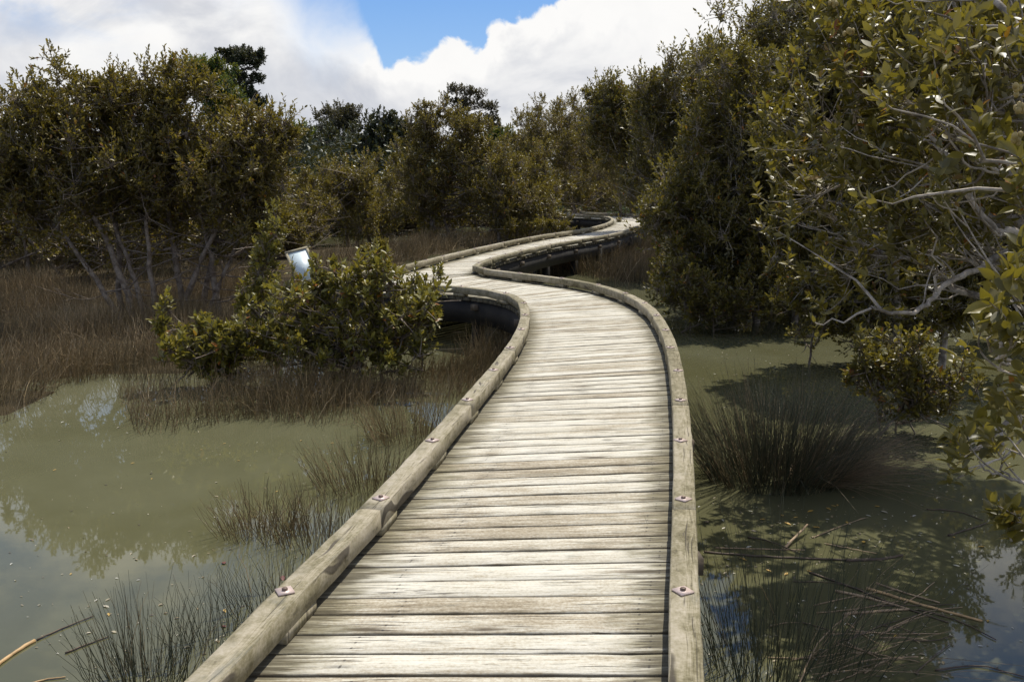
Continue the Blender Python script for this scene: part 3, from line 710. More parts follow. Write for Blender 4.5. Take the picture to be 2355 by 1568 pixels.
# ------------------------------------------------------------------ rush beds and clumps
rush_bed('rush_bed', 'broad bed of brown rushes below the left mangrove trees', [(FIELD, 1.0)], 560, .35, .62, .0032, .58, M_rush)
rush_bed('rush_bed', 'band of short brown rushes along the water under the leafy shrub', [(TONGUE, 1.0)], 1150, .22, .5, .0027, .60, M_rush)
rush_bed('rush_bed', 'strip of brown rushes beyond the hairpin bend of the boardwalk', [(MIDBED, 1.0)], 190, .4, .7, .006, .55, M_rush)
rush_bed('rush_bed', 'patch of brown rushes inside the right hand bend beside the far boardwalk', [(HAIRPIN, 1.0)], 230, .4, .75, .0055, .52, M_rush)
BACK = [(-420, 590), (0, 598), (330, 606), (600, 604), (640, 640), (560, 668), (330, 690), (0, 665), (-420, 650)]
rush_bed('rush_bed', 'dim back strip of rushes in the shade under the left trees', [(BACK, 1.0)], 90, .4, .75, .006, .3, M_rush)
clump('large dense round rush tussock in the water right of the boardwalk', 1780, 1100, 1300, .50, .36, 1.0, .0026, .50, M_rushG, .62, (0, 0), lying=620, droop=.14)
clump('tall sparse dark rushes at the lower right beside the boardwalk kerb', 1800, 1545, 170, .42, .4, .95, .0022, .32, M_rushG, .42, (.0, .0), droop=.08, lying=26)
clump('thin dark rushes hugging the right kerb at the lower frame edge', 1690, 1640, 70, .26, .5, .85, .0024, .25, M_rushG, .4, (-.06, 0), droop=.08)
clump('rush clump at the lower left corner beside the floating cane', 330, 1580, 150, .20, .25, .58, .0022, .45, M_rushG, .35, (-.05, 0), droop=.12)
clump('thin rushes between the lower left clump and the near kerb', 500, 1490, 90, .26, .2, .46, .0020, .4, M_rushG, .25, (-.05, 0), droop=.1)
clump('rushes rising close behind the left kerb near its second bolt', 640, 1400, 90, .26, .2, .42, .0022, .45, M_rushG, .35, (-.1, .05), droop=.1)
clump('brown rush clump standing alone in the left pool', 600, 1225, 210, .26, .2, .44, .0022, .55, M_rush, .4, (-.05, 0), droop=.2)
clump('rushes in the left pool leaning over between clump and kerb', 725, 1245, 190, .32, .25, .52, .0022, .42, M_rush, .35, (-.08, 0), droop=.16)
clump('slender rushes by the left kerb where the pool narrows', 830, 1120, 210, .35, .3, .55, .0022, .52, M_rush, .4, (-.1, 0), droop=.12)
clump('brown rushes tucked against the left kerb below the bend', 940, 1010, 260, .35, .3, .55, .0024, .55, M_rush, .4, (-.08, 0), droop=.12)

# ------------------------------------------------------------------ mangroves
GL = 'mangrove trees on the left bank'; GM = 'mangrove trees across the middle distance'; GR = 'mangrove trees along the right bank'; GB = 'low mangrove shrubs'; GH = 'trees on the hill behind'
tree('mangrove_tree', 'left bank mangrove with leaning bare stems at the far left of the rushes', 'mangrove tree', GL, 15.2,
     [(265, 715), (310, 720), (335, 722), (285, 712), (355, 716)],
     [(190, 250, 130, 100, 42), (60, 310, 120, 90, 30), (180, 385, 200, 105, 62), (20, 430, 120, 120, 24), (330, 420, 90, 90, 16), (320, 350, 60, 60, 12)], leaf=.074, lump=.33, tw=19, nl=11, bare=160, stem_r=.055, snags=26)
tree('mangrove_tree', 'left bank mangrove with upright forked stems nearest the information panel', 'mangrove tree', GL, 15.6,
     [(430, 708), (445, 706), (505, 690), (470, 705), (412, 706)],
     [(400, 240, 105, 90, 34), (540, 345, 110, 85, 34), (450, 380, 180, 105, 60), (600, 430, 65, 110, 18), (640, 310, 30, 45, 6), (500, 510, 130, 50, 12), (330, 490, 100, 50, 8)], leaf=.074, lump=.33, tw=19, nl=11, bare=160, stem_r=.055, snags=26)
tree('mangrove_tree', 'shaded mangrove standing behind the leaning stems at the left frame edge', 'mangrove tree', GL, 21,
     [(60, 630), (-60, 640), (150, 625)], [(40, 470, 200, 110, 44), (230, 540, 140, 60, 22), (-160, 380, 150, 160, 30)], leaf=.085, lump=.45, bare=40, tw=26)
tree('mangrove_tree', 'shaded mangrove seen between the two left clusters of stems', 'mangrove tree', GL, 23,
     [(420, 610), (520, 600)], [(430, 480, 170, 100, 40), (600, 500, 80, 70, 18)], leaf=.085, lump=.45, bare=40, tw=26)
tree('mangrove_sapling', 'bushy young mangrove filling the inside of the left bend', 'mangrove shrub', GB, 10.3,
     [(840, 862), (800, 858), (870, 868)], [(740, 710, 150, 80, 28), (900, 700, 115, 65, 20), (875, 615, 50, 45, 8), (690, 790, 130, 65, 18), (880, 790, 120, 55, 16), (760, 630, 40, 35, 4), (975, 740, 40, 40, 6), (610, 785, 70, 50, 9)], leaf=.085, lump=.17, tw=6, nl=9, stem_r=.018, yellow=.03, big=True, leafm=M_young, bare=60, up=.9, stray=.5)
tree('mangrove_sapling', 'low spreading young mangrove with dead twigs among the front rushes', 'mangrove shrub', GB, 10.2,
     [(480, 890), (500, 893)], [(440, 790, 80, 50, 17), (530, 790, 60, 50, 12), (385, 745, 25, 30, 4), (520, 850, 60, 30, 6)], leaf=.085, lump=.16, tw=6, nl=9, stem_r=.016, yellow=.04, big=True, leafm=M_young, bare=30, up=.75)
tree('mangrove_sapling', 'thin tall young mangrove with a single stem left of the information panel', 'mangrove shrub', GB, 11.2,
     [(628, 805)], [(592, 660, 40, 45, 8), (612, 590, 34, 40, 6), (590, 740, 40, 45, 7), (618, 530, 32, 30, 4)], leaf=.07, lump=.17, tw=8, nl=9, stem_r=.022, big=True, leafm=M_young, bare=24, up=.7)
tree('mangrove_sapling', 'small forked mangrove sprig in front of the shadowed left deck edge', 'mangrove shrub', GB, 10.9,
     [(960, 790)], [(962, 640, 16, 26, 3), (1012, 632, 20, 14, 2), (945, 700, 40, 30, 4)], leaf=.06, lump=.12, tw=6, nl=9, stem_r=.009, big=True, leafm=M_young, bare=8, up=.9)

tree('mangrove_tree', 'dim leafy mangrove low behind the rushes at the left frame edge', 'mangrove tree', GL, 25,
     [(-40, 610), (80, 605)], [(-60, 540, 130, 70, 30), (120, 560, 120, 55, 30), (300, 560, 110, 50, 26)], leaf=.09, lump=.45, tw=24, bare=20)
tree('mangrove_tree', 'dim leafy mangrove low behind the upright forked stems', 'mangrove tree', GL, 27,
     [(480, 590), (560, 585)], [(440, 550, 100, 50, 26), (570, 540, 90, 55, 26), (520, 430, 110, 80, 30)], leaf=.09, lump=.45, tw=24, bare=20)
MID = [
 ('bushy mangrove with a domed top beside the rushes left of the middle', 31, [(700, 560), (720, 562)], [(690, 480, 70, 75, 30)], 0),
 ('mangrove with dense low crown behind the information panel', 27, [(660, 585), (640, 590)], [(640, 530, 60, 55, 22)], 0),
 ('broad olive mangrove with thin pale trunks left of the tall middle one', 33, [(800, 552), (820, 553), (850, 553)], [(800, 420, 75, 75, 36), (840, 500, 80, 50, 22)], 0),
 ('tallest mangrove in the middle with dark forked trunk showing', 35, [(1000, 545), (985, 546), (1035, 545)], [(990, 300, 55, 55, 30), (1060, 320, 65, 60, 30), (960, 400, 90, 80, 44), (1080, 420, 80, 90, 36), (1010, 480, 90, 50, 18)], 1),
 ('mangrove to the right of the tallest one with a flat lower top', 34, [(1150, 540), (1180, 540)], [(1150, 410, 85, 75, 40), (1200, 480, 80, 55, 28)], 0),
 ('mangrove close to the far end of the boardwalk on its left', 36, [(1240, 525), (1260, 525)], [(1230, 420, 70, 80, 36), (1255, 495, 45, 30, 12)], 0),
 ('shaded mangrove straight behind the closed end of the boardwalk', 44, [(1330, 500), (1360, 500)], [(1310, 305, 85, 100, 44), (1330, 430, 100, 60, 30)], 1),
 ('shaded mangrove with bushy pointed top left of the boardwalk end', 46, [(1240, 500)], [(1238, 290, 50, 62, 22), (1250, 400, 70, 70, 24)], 1),
 ('shaded mangrove behind the right hand swing of the far boardwalk', 40, [(1430, 505), (1460, 505)], [(1420, 300, 85, 110, 48), (1450, 420, 90, 70, 36)], 1),
 ('knee high mangrove bush on the bank before the boardwalk end', 33, [(1170, 548)], [(1170, 522, 50, 20, 10)], 2),
 ('little yellowish mangrove bush beside the rushes under the far deck', 31, [(1270, 552)], [(1265, 530, 40, 20, 9)], 2),
 ('small leafy mangrove bush in the gap under the far deck', 35, [(1425, 540)], [(1425, 525, 14, 14, 3)], 2),
 ('small mangrove bush alone among the rushes beyond the hairpin', 24, [(870, 600)], [(868, 580, 28, 22, 6)], 2),
 ('dark mangrove clump filling the gap behind the tallest middle tree', 42, [(910, 510)], [(900, 440, 90, 60, 30), (1000, 450, 60, 50, 16)], 1),
]
for lb, d, bs, bl, kind in MID:
    tree('mangrove_tree' if kind < 2 else 'mangrove_bush', lb, 'mangrove tree' if kind < 2 else 'mangrove bush', GM if kind < 2 else GB, d, bs, bl,
         leaf=.10 if kind < 2 else .09, lump=.42 if kind < 2 else .25, tw=17, nl=11, snags=8 if kind < 2 else 0, bare=60 if kind < 2 else 5, stem_r=.065 if kind < 2 else .02, yellow=.015)

MID2 = [
 ('shaded mangrove wall filling the skyline dip beside the far boardwalk', 52, [(1300, 495), (1210, 495), (1390, 495)], [(1310, 335, 130, 85, 60), (1205, 345, 60, 85, 30), (1400, 300, 60, 85, 30)]),
 ('shaded low mangrove closing the gap between the middle trunks', 39, [(900, 525), (780, 528)], [(900, 480, 120, 50, 44), (760, 490, 90, 48, 32), (1010, 490, 70, 40, 20)]),
 ('shaded mangrove deep behind the left end of the rush strip', 45, [(760, 515), (700, 515)], [(720, 450, 90, 55, 30), (820, 450, 60, 50, 20)]),
 ('shaded mangrove deep between the tallest middle tree and the boardwalk end', 47, [(1130, 508), (1090, 508)], [(1110, 450, 90, 55, 34), (1200, 450, 60, 50, 20)]),
 ('shaded mangrove deep behind the right swing of the boardwalk near the skyline', 50, [(1400, 500), (1500, 500)], [(1360, 420, 90, 70, 34), (1480, 400, 80, 90, 34)]),
]
for lb, d, bs, bl in MID2: tree('mangrove_tree', lb, 'mangrove tree', GM, d, bs, bl, leaf=.12, lump=.55, tw=24, nl=12, bare=20, stem_r=.07, yellow=.01)
RT = [
 ('tall right bank mangrove forming the back wall behind the bare grey boughs', 20, [(2200, 650), (2350, 650), (2100, 650)], [(2150, 200, 230, 190, 64), (2420, 200, 200, 200, 56), (2300, 480, 220, 110, 46), (2050, 460, 120, 120, 30)], .085, .42),
 ('leafy right bank mangrove filling the shore under the glossy leaning one', 16, [(1840, 690), (1900, 690)], [(1800, 560, 130, 120, 50), (1920, 440, 120, 140, 44), (1690, 420, 90, 120, 36), (1860, 640, 110, 50, 22)], .07, .34),
 ('right bank mangrove low and dim behind the far end of the right shore', 25, [(1700, 600), (1800, 600)], [(1720, 500, 130, 90, 44), (1860, 480, 120, 110, 44), (1640, 560, 90, 40, 16)], .08, .42),
 ('right bank mangrove dim and bushy behind the grey boughs', 16.5, [(2100, 690), (2250, 690), (2000, 690)], [(2080, 540, 150, 120, 50), (2280, 520, 140, 130, 50), (1930, 560, 100, 110, 36), (2200, 360, 150, 110, 44)], .07, .36),
 ('right bank mangrove standing past the frame edge behind the grey boughs', 13, [(2420, 760), (2500, 760)], [(2400, 480, 130, 180, 60), (2330, 620, 90, 90, 24), (2560, 400, 140, 220, 50)], .066, .33),
 ('right bank mangrove whose crown tops the skyline nearest the blue gap', 22.5, [(1640, 590), (1680, 590), (1610, 590)], [(1610, 225, 105, 120, 60), (1560, 380, 90, 110, 50), (1500, 245, 60, 60, 18), (1640, 480, 130, 80, 40)], .075, .36),
 ('right bank mangrove further back above the far boardwalk swing', 29, [(1560, 560), (1590, 560)], [(1475, 285, 90, 92, 48), (1405, 285, 60, 60, 22), (1510, 400, 80, 100, 44), (1400, 235, 50, 40, 14)], .085, .4),
 ('right bank mangrove with glossy crown leaning over the water past the bend', 15.2, [(1740, 715), (1790, 718), (1830, 712), (1700, 712)], [(1690, 260, 120, 150, 58), (1620, 470, 120, 120, 56), (1800, 420, 150, 150, 60), (1620, 640, 110, 75, 34), (1780, 630, 150, 75, 40), (1700, 540, 120, 90, 36)], .066, .30),
 ('right bank mangrove behind the glossy leaning one reaching past the frame top', 18.5, [(1900, 650), (1950, 650)], [(1780, 120, 150, 120, 50), (1900, 60, 180, 150, 50), (1980, 330, 170, 180, 60)], .07, .36),
 ('right bank mangrove with bare grey inner twigs and high dense leaves', 11.2, [(2120, 810), (2180, 815), (2060, 800)], [(1960, 150, 150, 160, 56), (2120, 60, 150, 130, 40), (2100, -120, 150, 110, 34, 8.6), (2280, -170, 170, 120, 36, 8.6), (2020, 420, 130, 120, 40), (2180, 330, 150, 160, 44), (1980, 640, 120, 90, 40), (2160, 640, 120, 90, 36), (1880, 520, 90, 110, 28), (1850, 330, 90, 130, 28)], .066, .27),
]
for lb, d, bs, bl, lf, lp in RT:
    tree('mangrove_tree', lb, 'mangrove tree', GR, d, bs, bl, leaf=lf * 1.15, lump=lp * 1.15, tw=22, nl=11, bare=110, snags=10, stem_r=.06, yellow=.02, leafm=M_leafR, barkm=M_barkR)
tree('mangrove_sapling', 'low mangrove shrub dipping into the water where the right bank begins', 'mangrove shrub', GB, 14,
     [(1600, 740), (1650, 745), (1560, 735)], [(1560, 660, 60, 60, 16), (1650, 690, 90, 45, 18), (1740, 720, 60, 40, 9)], leaf=.066, lump=.2, tw=12, nl=9, stem_r=.016, leafm=M_leafR, bare=30, up=.6, big=True)
tree('mangrove_sapling', 'mangrove shrub with a thin dark stem standing in open water behind the tussock', 'mangrove shrub', GB, 11.6,
     [(1872, 822), (1990, 800)], [(1850, 680, 80, 80, 18), (1960, 730, 70, 60, 14)], leaf=.066, lump=.18, tw=10, nl=9, stem_r=.014, leafm=M_leafR, bare=30, up=.6, big=True)
tree('mangrove_sapling', 'sparse leggy mangrove sapling right of the big tussock', 'mangrove shrub', GB, 8.2,
     [(2060, 1000), (2110, 1005), (2030, 995)], [(1990, 840, 55, 60, 9), (2080, 840, 70, 80, 14), (2180, 880, 60, 70, 10), (2080, 930, 80, 40, 8)], leaf=.066, lump=.15, tw=8, nl=8, stem_r=.012, leafm=M_leafR, bare=40, up=.7, big=True)

# the near tree at the right edge: its trunk stands outside the frame, its grey boughs reach in
nt = thing('mangrove_tree', 'nearest mangrove reaching in from the right edge with bare grey boughs and big leaves', 'mangrove tree', (4.2, 6.0, 0), GR)
o0 = np.array((4.2, 6.0, 0))
wd = Acc(); ca = Acc()
foot = np.array((4.2, 6.0, -.1))
def limb(pts_px, r0, r1, wig=.012):
    P = crom([W(*p_) if len(p_) == 3 and p_[0] > 50 else np.array(p_) for p_ in pts_px], 6)
    P[1:] += rng.normal(0, wig * .35, (len(P) - 1, 3))
    V, T = tubes(P[None], np.linspace(r0, r1, len(P))[None] * rng.uniform(.92, 1.08, (1, len(P))), 8); wd.add(V, T); return P
fork_ = np.array((3.7, 6.0, 1.05))
L10 = limb([(4.1, 6.0, .4), (3.2, 4.6, 1.0), (2440, 640, 3.5), (2430, 800, 3.3), (2420, 960, 3.3), (2400, 1120, 3.3)], .02, .006)
L11 = limb([(4.1, 6.0, .4), (2440, 850, 4.4), (2330, 960, 4.0), (2240, 1010, 3.9), (2200, 1050, 3.9)], .012, .003)
L12 = limb([(3.6, 6.0, 1.8), (2450, 350, 4.2), (2400, 380, 3.8), (2360, 430, 3.6)], .016, .005)
limbs = [limb([(4.2, 6.0, -.1), (4.0, 6.0, .5), (3.7, 6.0, 1.05), (3.3, 6.2, 2.2), (3.1, 6.4, 3.6)], .085, .03)]
L1 = limb([(4.0, 6.0, .6), (2360, 610, 5.6), (2240, 625, 5.4), (2180, 650, 5.3), (2130, 700, 5.2), (2080, 722, 5.1), (2020, 712, 5.0), (2000, 706, 5.0)], .024, .006)
L2 = limb([(4.0, 6.0, .7), (2380, 690, 6.2), (2280, 682, 6.2), (2200, 668, 6.4), (2150, 625, 6.6), (2080, 592, 6.8), (2000, 575, 7.0)], .032, .009)
L3 = limb([(3.9, 6.0, 1.0), (2370, 570, 5.2), (2290, 530, 5.1), (2240, 470, 5.1), (2180, 370, 5.2), (2130, 300, 5.3), (2060, 250, 5.5)], .026, .007)
L4 = limb([(3.9, 6.0, 1.0), (2370, 540, 5.9), (2280, 500, 6.0), (2180, 430, 6.2), (2080, 380, 6.4), (1990, 350, 6.6)], .03, .008)
L5 = limb([(3.8, 6.0, 1.4), (2380, 330, 5.2), (2300, 255, 5.3), (2200, 150, 5.5), (2080, 40, 5.8)], .027, .010)
L6 = limb([(3.9, 6.0, .9), (2360, 555, 5.6), (2230, 530, 5.8), (2100, 510, 6.2), (2000, 500, 6.5)], .026, .007)
L7 = limb([(3.9, 6.0, .8), (2370, 640, 6.0), (2290, 615, 6.1), (2150, 580, 6.4), (2060, 560, 6.7)], .028, .007)
L8 = limb([(3.6, 6.0, 1.9), (2380, 150, 4.6), (2330, 60, 4.6), (2250, -40, 4.8)], .03, .012)
L9 = limb([(3.8, 6.0, 1.2), (2380, 460, 4.6), (2310, 400, 4.6), (2260, 330, 4.7), (2240, 260, 4.8)], .018, .005)
allp = [L1, L2, L3, L4, L5, L6, L7, L8, L9, L12]
bp_, br_ = [], []
for P in allp:
    for _ in range(6):
        a = P[rng.integers(len(P) // 3, len(P))]
        dirn = nrm(np.array((-.8, .25, .35)) + rng.normal(0, .55, 3)); Ls = rng.uniform(.25, .75)
        m_ = a + dirn * Ls * .5 + rng.normal(0, .05, 3); e_ = a + dirn * Ls + np.array((0, 0, .12)) + rng.normal(0, .05, 3)
        Q_ = bez(a, m_, e_, 7); Q_[1:-1] += rng.normal(0, .012, (5, 3)); bp_.append(Q_); br_.append(np.linspace(rng.uniform(.005, .010), .0025, 7))
V, T = tubes(bp_, br_, 5); wd.add(V, T)
near_tips, near_dirs, near_grp = [], [], []
def spray(X, Y, d, rx, n, dep=.35):
    for _ in range(int(n * (1.0 if d < 4.2 else 1.6))):
        c_ = W(X + rng.normal(0, rx * .5), Y + rng.normal(0, rx * .5), d + rng.normal(0, dep * .5))
        near_tips.append(c_); near_grp.append((X, Y, d)); near_dirs.append(nrm(np.array((-.35, -.1, .75)) + rng.normal(0, .4, 3)))
for a in ((2330, 640, 3.0, 55, 9), (2310, 740, 3.1, 55, 9), (2345, 880, 3.0, 45, 9), (2290, 980, 3.4, 35, 4), (2200, 1000, 3.9, 20, 3), (2190, 1045, 3.9, 18, 2), (2310, 1180, 3.3, 30, 5), (2350, 420, 3.6, 40, 4),
          (2260, 300, 4.2, 45, 5), (2330, 330, 3.9, 40, 4), (2060, 200, 4.8, 60, 7), (2140, 240, 4.6, 60, 7), (2230, 190, 4.6, 70, 7), (2230, 80, 4.6, 80, 10), (2100, 90, 5.2, 90, 12), (2330, 120, 4.3, 60, 8),
          (2180, 400, 4.8, 50, 8), (1990, 330, 6.0, 100, 26), (2060, 460, 6.0, 100, 22), (2000, 180, 6.0, 120, 40), (1930, 60, 6.2, 120, 40), (2120, 560, 6.4, 100, 16), (1960, 560, 7.0, 100, 20), (2320, 560, 5.4, 70, 8), (2180, 500, 5.6, 70, 10),
          (1880, 250, 6.8, 110, 30), (1850, 420, 7.2, 110, 26), (1900, 620, 7.4, 90, 16), (2100, 60, 5.6, 120, 34), (2250, 150, 5.4, 120, 34), (2300, 300, 5.6, 90, 20), (2200, 300, 5.8, 100, 24), (2090, 330, 5.8, 100, 20), (2310, 30, 5.0, 90, 22), (2300, 440, 6.0, 80, 12)):
    spray(*a)
NTp, NDr = np.array(near_tips), np.array(near_dirs)
ex, sub = [], []                               # a curved branchlet to every group of sprays, forking into their twigs
AP = np.concatenate(allp + [limbs[0], L10[8:], L11[4:]])
gk = {}
for i_, g_ in enumerate(near_grp): gk.setdefault(g_, []).append(i_)
for g_, ids in gk.items():
    for part_ in (ids[::3], ids[1::3], ids[2::3]):
        if not part_: continue
        cg = NTp[part_].mean(0) - np.array((-.05, 0, .10)); a = AP[np.argmin(np.linalg.norm(AP - (cg + np.array((.3, 0, -.15)) + rng.normal(0, .15, 3)), axis=1))]
        Ls = np.linalg.norm(cg - a); mid = (a + cg) / 2 + rng.normal(0, .16, 3) * Ls + np.array((0, 0, -.10 * Ls))
        B_ = bez(a, mid, cg, 14); B_[1:-1] += np.cumsum(rng.normal(0, .006, (12, 3)), 0); sub.append(B_)
        for i_ in part_:
            st_ = B_[rng.integers(7, 14)]; Lk = np.linalg.norm(NTp[i_] - st_)
            ex.append(bez(st_, NTp[i_] - NDr[i_] * .45 * Lk + rng.normal(0, .10, 3) * Lk, NTp[i_], 8))
V, T = tubes(sub, np.linspace(.0075, .0035, 14)[None].repeat(len(sub), 0), 6); wd.add(V, T)
V, T = tubes(ex, np.linspace(.0042, .002, 8)[None].repeat(len(ex), 0), 5); wd.add(V, T)
ca.add(*rosettes(NTp, NDr, np.full((len(NTp), 1), .14), 13, .078, 0.06, .022, True))
# small outer foliage hung on every side twig
tp = np.array([b_[-1] for b_ in bp_]); td = nrm(np.array([b_[-1] - b_[-2] for b_ in bp_]) + np.array((0, 0, .02)))
sel = rng.random(len(tp)) < .75
ca.add(*rosettes(tp[sel], td[sel], np.full((sel.sum(), 1), .12), 9, .065, 0.0, .04, True))
# foliage high above the frame and at the right of it, which shades the water
hi = np.column_stack([rng.uniform(2.0, 5.6, 1700), rng.uniform(4.4, 8.4, 1700), rng.uniform(2.2, 6.3, 1700)])
hi = hi[(np.linalg.norm((hi - np.array((4.25, 6.4, 4.1))) / np.array((1.6, 1.9, 2.0)), axis=1) < 1)]
hd = nrm(rng.normal(0, .5, hi.shape) + np.array((0, 0, .6)))
ca.add(*rosettes(hi, hd, np.full((len(hi), 1), .16), 12, .07, 0.0, .03, False))
ex = [bez(limbs[0][rng.integers(12, len(limbs[0]))], p_ - d_ * .3, p_, 6) for p_, d_ in zip(hi[::2], hd[::2])]
V, T = tubes(ex, np.linspace(.010, .003, 6)[None].repeat(len(ex), 0), 4); wd.add(V, T)
wd.obj('trunk', M_barkR, nt, True, loc=o0); ca.obj('crown', M_leafR, nt, False, loc=o0)
M_fruit = plain('pale_yellow_fruit', (0.30, 0.22, 0.07), 0.55)   # clusters of pale yellow fruit
for X, Y, d in ((2335, 205, 3.6), (2345, 245, 3.6), (2338, 320, 3.5), (1950, 75, 4.9), (1915, 10, 5.0)):
    fr = Acc()
    for _ in range(7):
        c_ = W(X + rng.normal(0, 5), Y + rng.normal(0, 5), d + rng.normal(0, .008)); r_ = rng.uniform(.009, .013)
        th, ph = np.meshgrid(np.linspace(0, 2 * math.pi, 9)[:-1], np.linspace(.25, math.pi - .25, 5))
        V = c_ + r_ * np.column_stack([(np.sin(ph) * np.cos(th)).ravel(), (np.sin(ph) * np.sin(th)).ravel(), 1.2 * np.cos(ph).ravel()])
        T = []
        for i_ in range(4):
            for j_ in range(8): T += [(i_ * 8 + j_, (i_ + 1) * 8 + j_, (i_ + 1) * 8 + (j_ + 1) % 8), (i_ * 8 + j_, (i_ + 1) * 8 + (j_ + 1) % 8, i_ * 8 + (j_ + 1) % 8)]
        fr.add(V, np.array(T))
    fr.obj('fruit_cluster', M_fruit, nt, True, loc=o0)

# ------------------------------------------------------------------ hill trees
tree('pine_tree', 'dark flat topped pine standing highest on the left skyline', 'pine tree', GH, 105, [(575, 330)],
     [(552, 130, 50, 13, 44), (588, 146, 14, 10, 6), (538, 178, 26, 12, 12), (592, 180, 18, 5, 5), (572, 212, 18, 14, 10), (602, 234, 12, 9, 6), (562, 258, 30, 18, 14)], leaf=.30, lump=.55, tw=14, nl=9, stem_r=.35, leafm=M_dark, barkm=M_barkD, yellow=0, base_z=4.0, part='crown', bare=30, lumpk=.45, stray=.06)
tree('broadleaf_tree', 'fresh green rounded tree just left of the flat topped pine', 'tree', GH, 95, [(500, 330)],
     [(490, 190, 55, 45, 55), (450, 165, 30, 20, 14), (520, 250, 40, 30, 18)], leaf=.28, lump=.9, tw=20, nl=9, stem_r=.3, leafm=M_green, barkm=M_barkD, yellow=0, base_z=4.0, lumpk=.45)
tree('gum_tree', 'dark airy gum tree on the skyline between pine and middle mangroves', 'gum tree', GH, 90, [(778, 340), (790, 342)],
     [(775, 270, 45, 20, 34), (800, 262, 25, 16, 10), (760, 300, 30, 18, 12), (815, 295, 16, 20, 8)], leaf=.24, lump=.6, tw=12, nl=8, stem_r=.22, leafm=M_gum, barkm=M_barkD, yellow=0, base_z=2.0, bare=20, lumpk=.5)
tree('broadleaf_tree', 'bright green bush crown low on the hill beneath the pine', 'tree', GH, 80, [(690, 400)], [(680, 318, 45, 32, 36), (650, 350, 40, 40, 20)], leaf=.34, lump=.8, tw=14, nl=9, stem_r=.2, leafm=M_green, barkm=M_barkD, yellow=0, base_z=.8, lumpk=.45)
tree('bush_tree', 'dark domed bush on the hill under the airy gum tree', 'tree', GH, 70, [(740, 420)], [(740, 365, 90, 62, 70)], leaf=.30, lump=.8, tw=14, nl=10, stem_r=.2, leafm=M_dark, barkm=M_barkD, yellow=0, base_z=.4, lumpk=.45)
tree('bush_tree', 'dark green domed bush left of the tallest middle mangrove', 'tree', GH, 66, [(870, 420)], [(870, 345, 70, 55, 60), (920, 310, 50, 34, 30)], leaf=.30, lump=.8, tw=14, nl=10, stem_r=.2, leafm=M_dark, barkm=M_barkD, yellow=0, base_z=.3, lumpk=.45)
tree('gum_tree', 'tall gum with separate domed leaf tufts above the middle mangroves', 'gum tree', GH, 52, [(1085, 480)],
     [(1048, 207, 14, 5, 5), (1072, 212, 14, 5, 5), (1095, 218, 14, 8, 5), (1110, 240, 16, 7, 5), (1028, 234, 10, 10, 4), (1055, 240, 14, 10, 5), (1080, 238, 16, 9, 5), (1128, 245, 8, 8, 3), (1120, 275, 30, 20, 12), (1060, 280, 40, 20, 14), (1138, 285, 12, 12, 4)], leaf=.12, lump=.28, tw=14, nl=8, stem_r=.10, leafm=M_gum, yellow=0, base_z=.2, lumpk=.5, stray=0)
tree('broadleaf_tree', 'small bright green crown peeping out right of the tall tufted gum', 'tree', GH, 75, [(1150, 420)], [(1145, 325, 26, 30, 22)], leaf=.32, lump=.7, tw=14, nl=9, stem_r=.16, leafm=M_green, barkm=M_barkD, yellow=0, base_z=.6, lumpk=.45)
# far-off wood that reads as one mass
fa = Acc()
cx = np.column_stack([rng.uniform(-60, 48, 420), rng.uniform(54, 72, 420), rng.uniform(.6, 4.0, 420)])
ci = np.repeat(np.arange(420), 26); dv = nrm(rng.normal(size=(len(ci), 3)) + np.array((0, 0, .5)))
tips = cx[ci] + dv * rng.uniform(.6, 1.5, len(ci))[:, None]
fa.add(*rosettes(tips, dv, np.full((len(ci), 1), .6), 7, .36, np.repeat(rng.normal(0, .1, 420)[ci], 7), 0, False))
tag(fa.obj('woodland', M_dark, loc=(0, 60, 0)), 'distant dark wood behind the mangroves', 'woodland', None, 'stuff')

# ------------------------------------------------------------------ flotsam
M_cane = plain('dry_cane', (0.42, 0.27, 0.12), 0.6, 0, 0.25, 12)
M_stick = plain('wet_stick', (0.085, 0.058, 0.036), 0.7, 0, 0.35, 12)
M_straw = plain('dead_rush_stalk', (0.30, 0.21, 0.12), 0.7, 0, 0.3, 12)
def stick(label, name, pts_px, r0, r1, m_, z=.006, cat='stick', lift=0.0):
    P = np.array([G(X, Y, z) for X, Y in pts_px]); P[:, 2] += np.linspace(0, lift, len(P)); P = crom(P, 5); P[1:-1] += rng.normal(0, .0012, (len(P) - 2, 3))
    V, T = tubes(P[None], np.linspace(r0, r1, len(P))[None] * rng.uniform(.9, 1.1, (1, len(P))), 7)
    n_ = len(P); caps = [(0, i_ + 1, i_) for i_ in range(1, 6)] + [((n_ - 1) * 7, (n_ - 1) * 7 + i_, (n_ - 1) * 7 + i_ + 1) for i_ in range(1, 6)]
    c_ = P[len(P) // 2]
    return tag(mesh_obj(name, V, np.vstack([T, caps]), m_, smooth=True, loc=c_), label, cat)
stick('short yellow cane afloat at the lower left corner', 'floating_cane', [(-30, 1548), (25, 1505), (80, 1472)], .010, .010, M_cane)
stick('thin brown twig afloat beyond the yellow cane', 'floating_stick', [(85, 1470), (140, 1445), (215, 1415)], .005, .003, M_stick)
stick('thin dark twig lying near the lower left rush clump', 'floating_stick', [(150, 1500), (200, 1480), (250, 1462)], .005, .003, M_stick)
stick('pale stalk along the bottom edge at the lower left', 'floating_stalk', [(40, 1580), (100, 1562), (150, 1555)], .005, .003, M_cane)
stick('long wet stick lying level right of the near kerb', 'floating_stick', [(1618, 1268), (1700, 1275), (1800, 1281), (1950, 1287)], .007, .006, M_stick)
stick('short forked dark stick at the end of the long wet stick', 'floating_stick', [(1945, 1288), (2020, 1285), (2075, 1276)], .012, .007, M_stick)
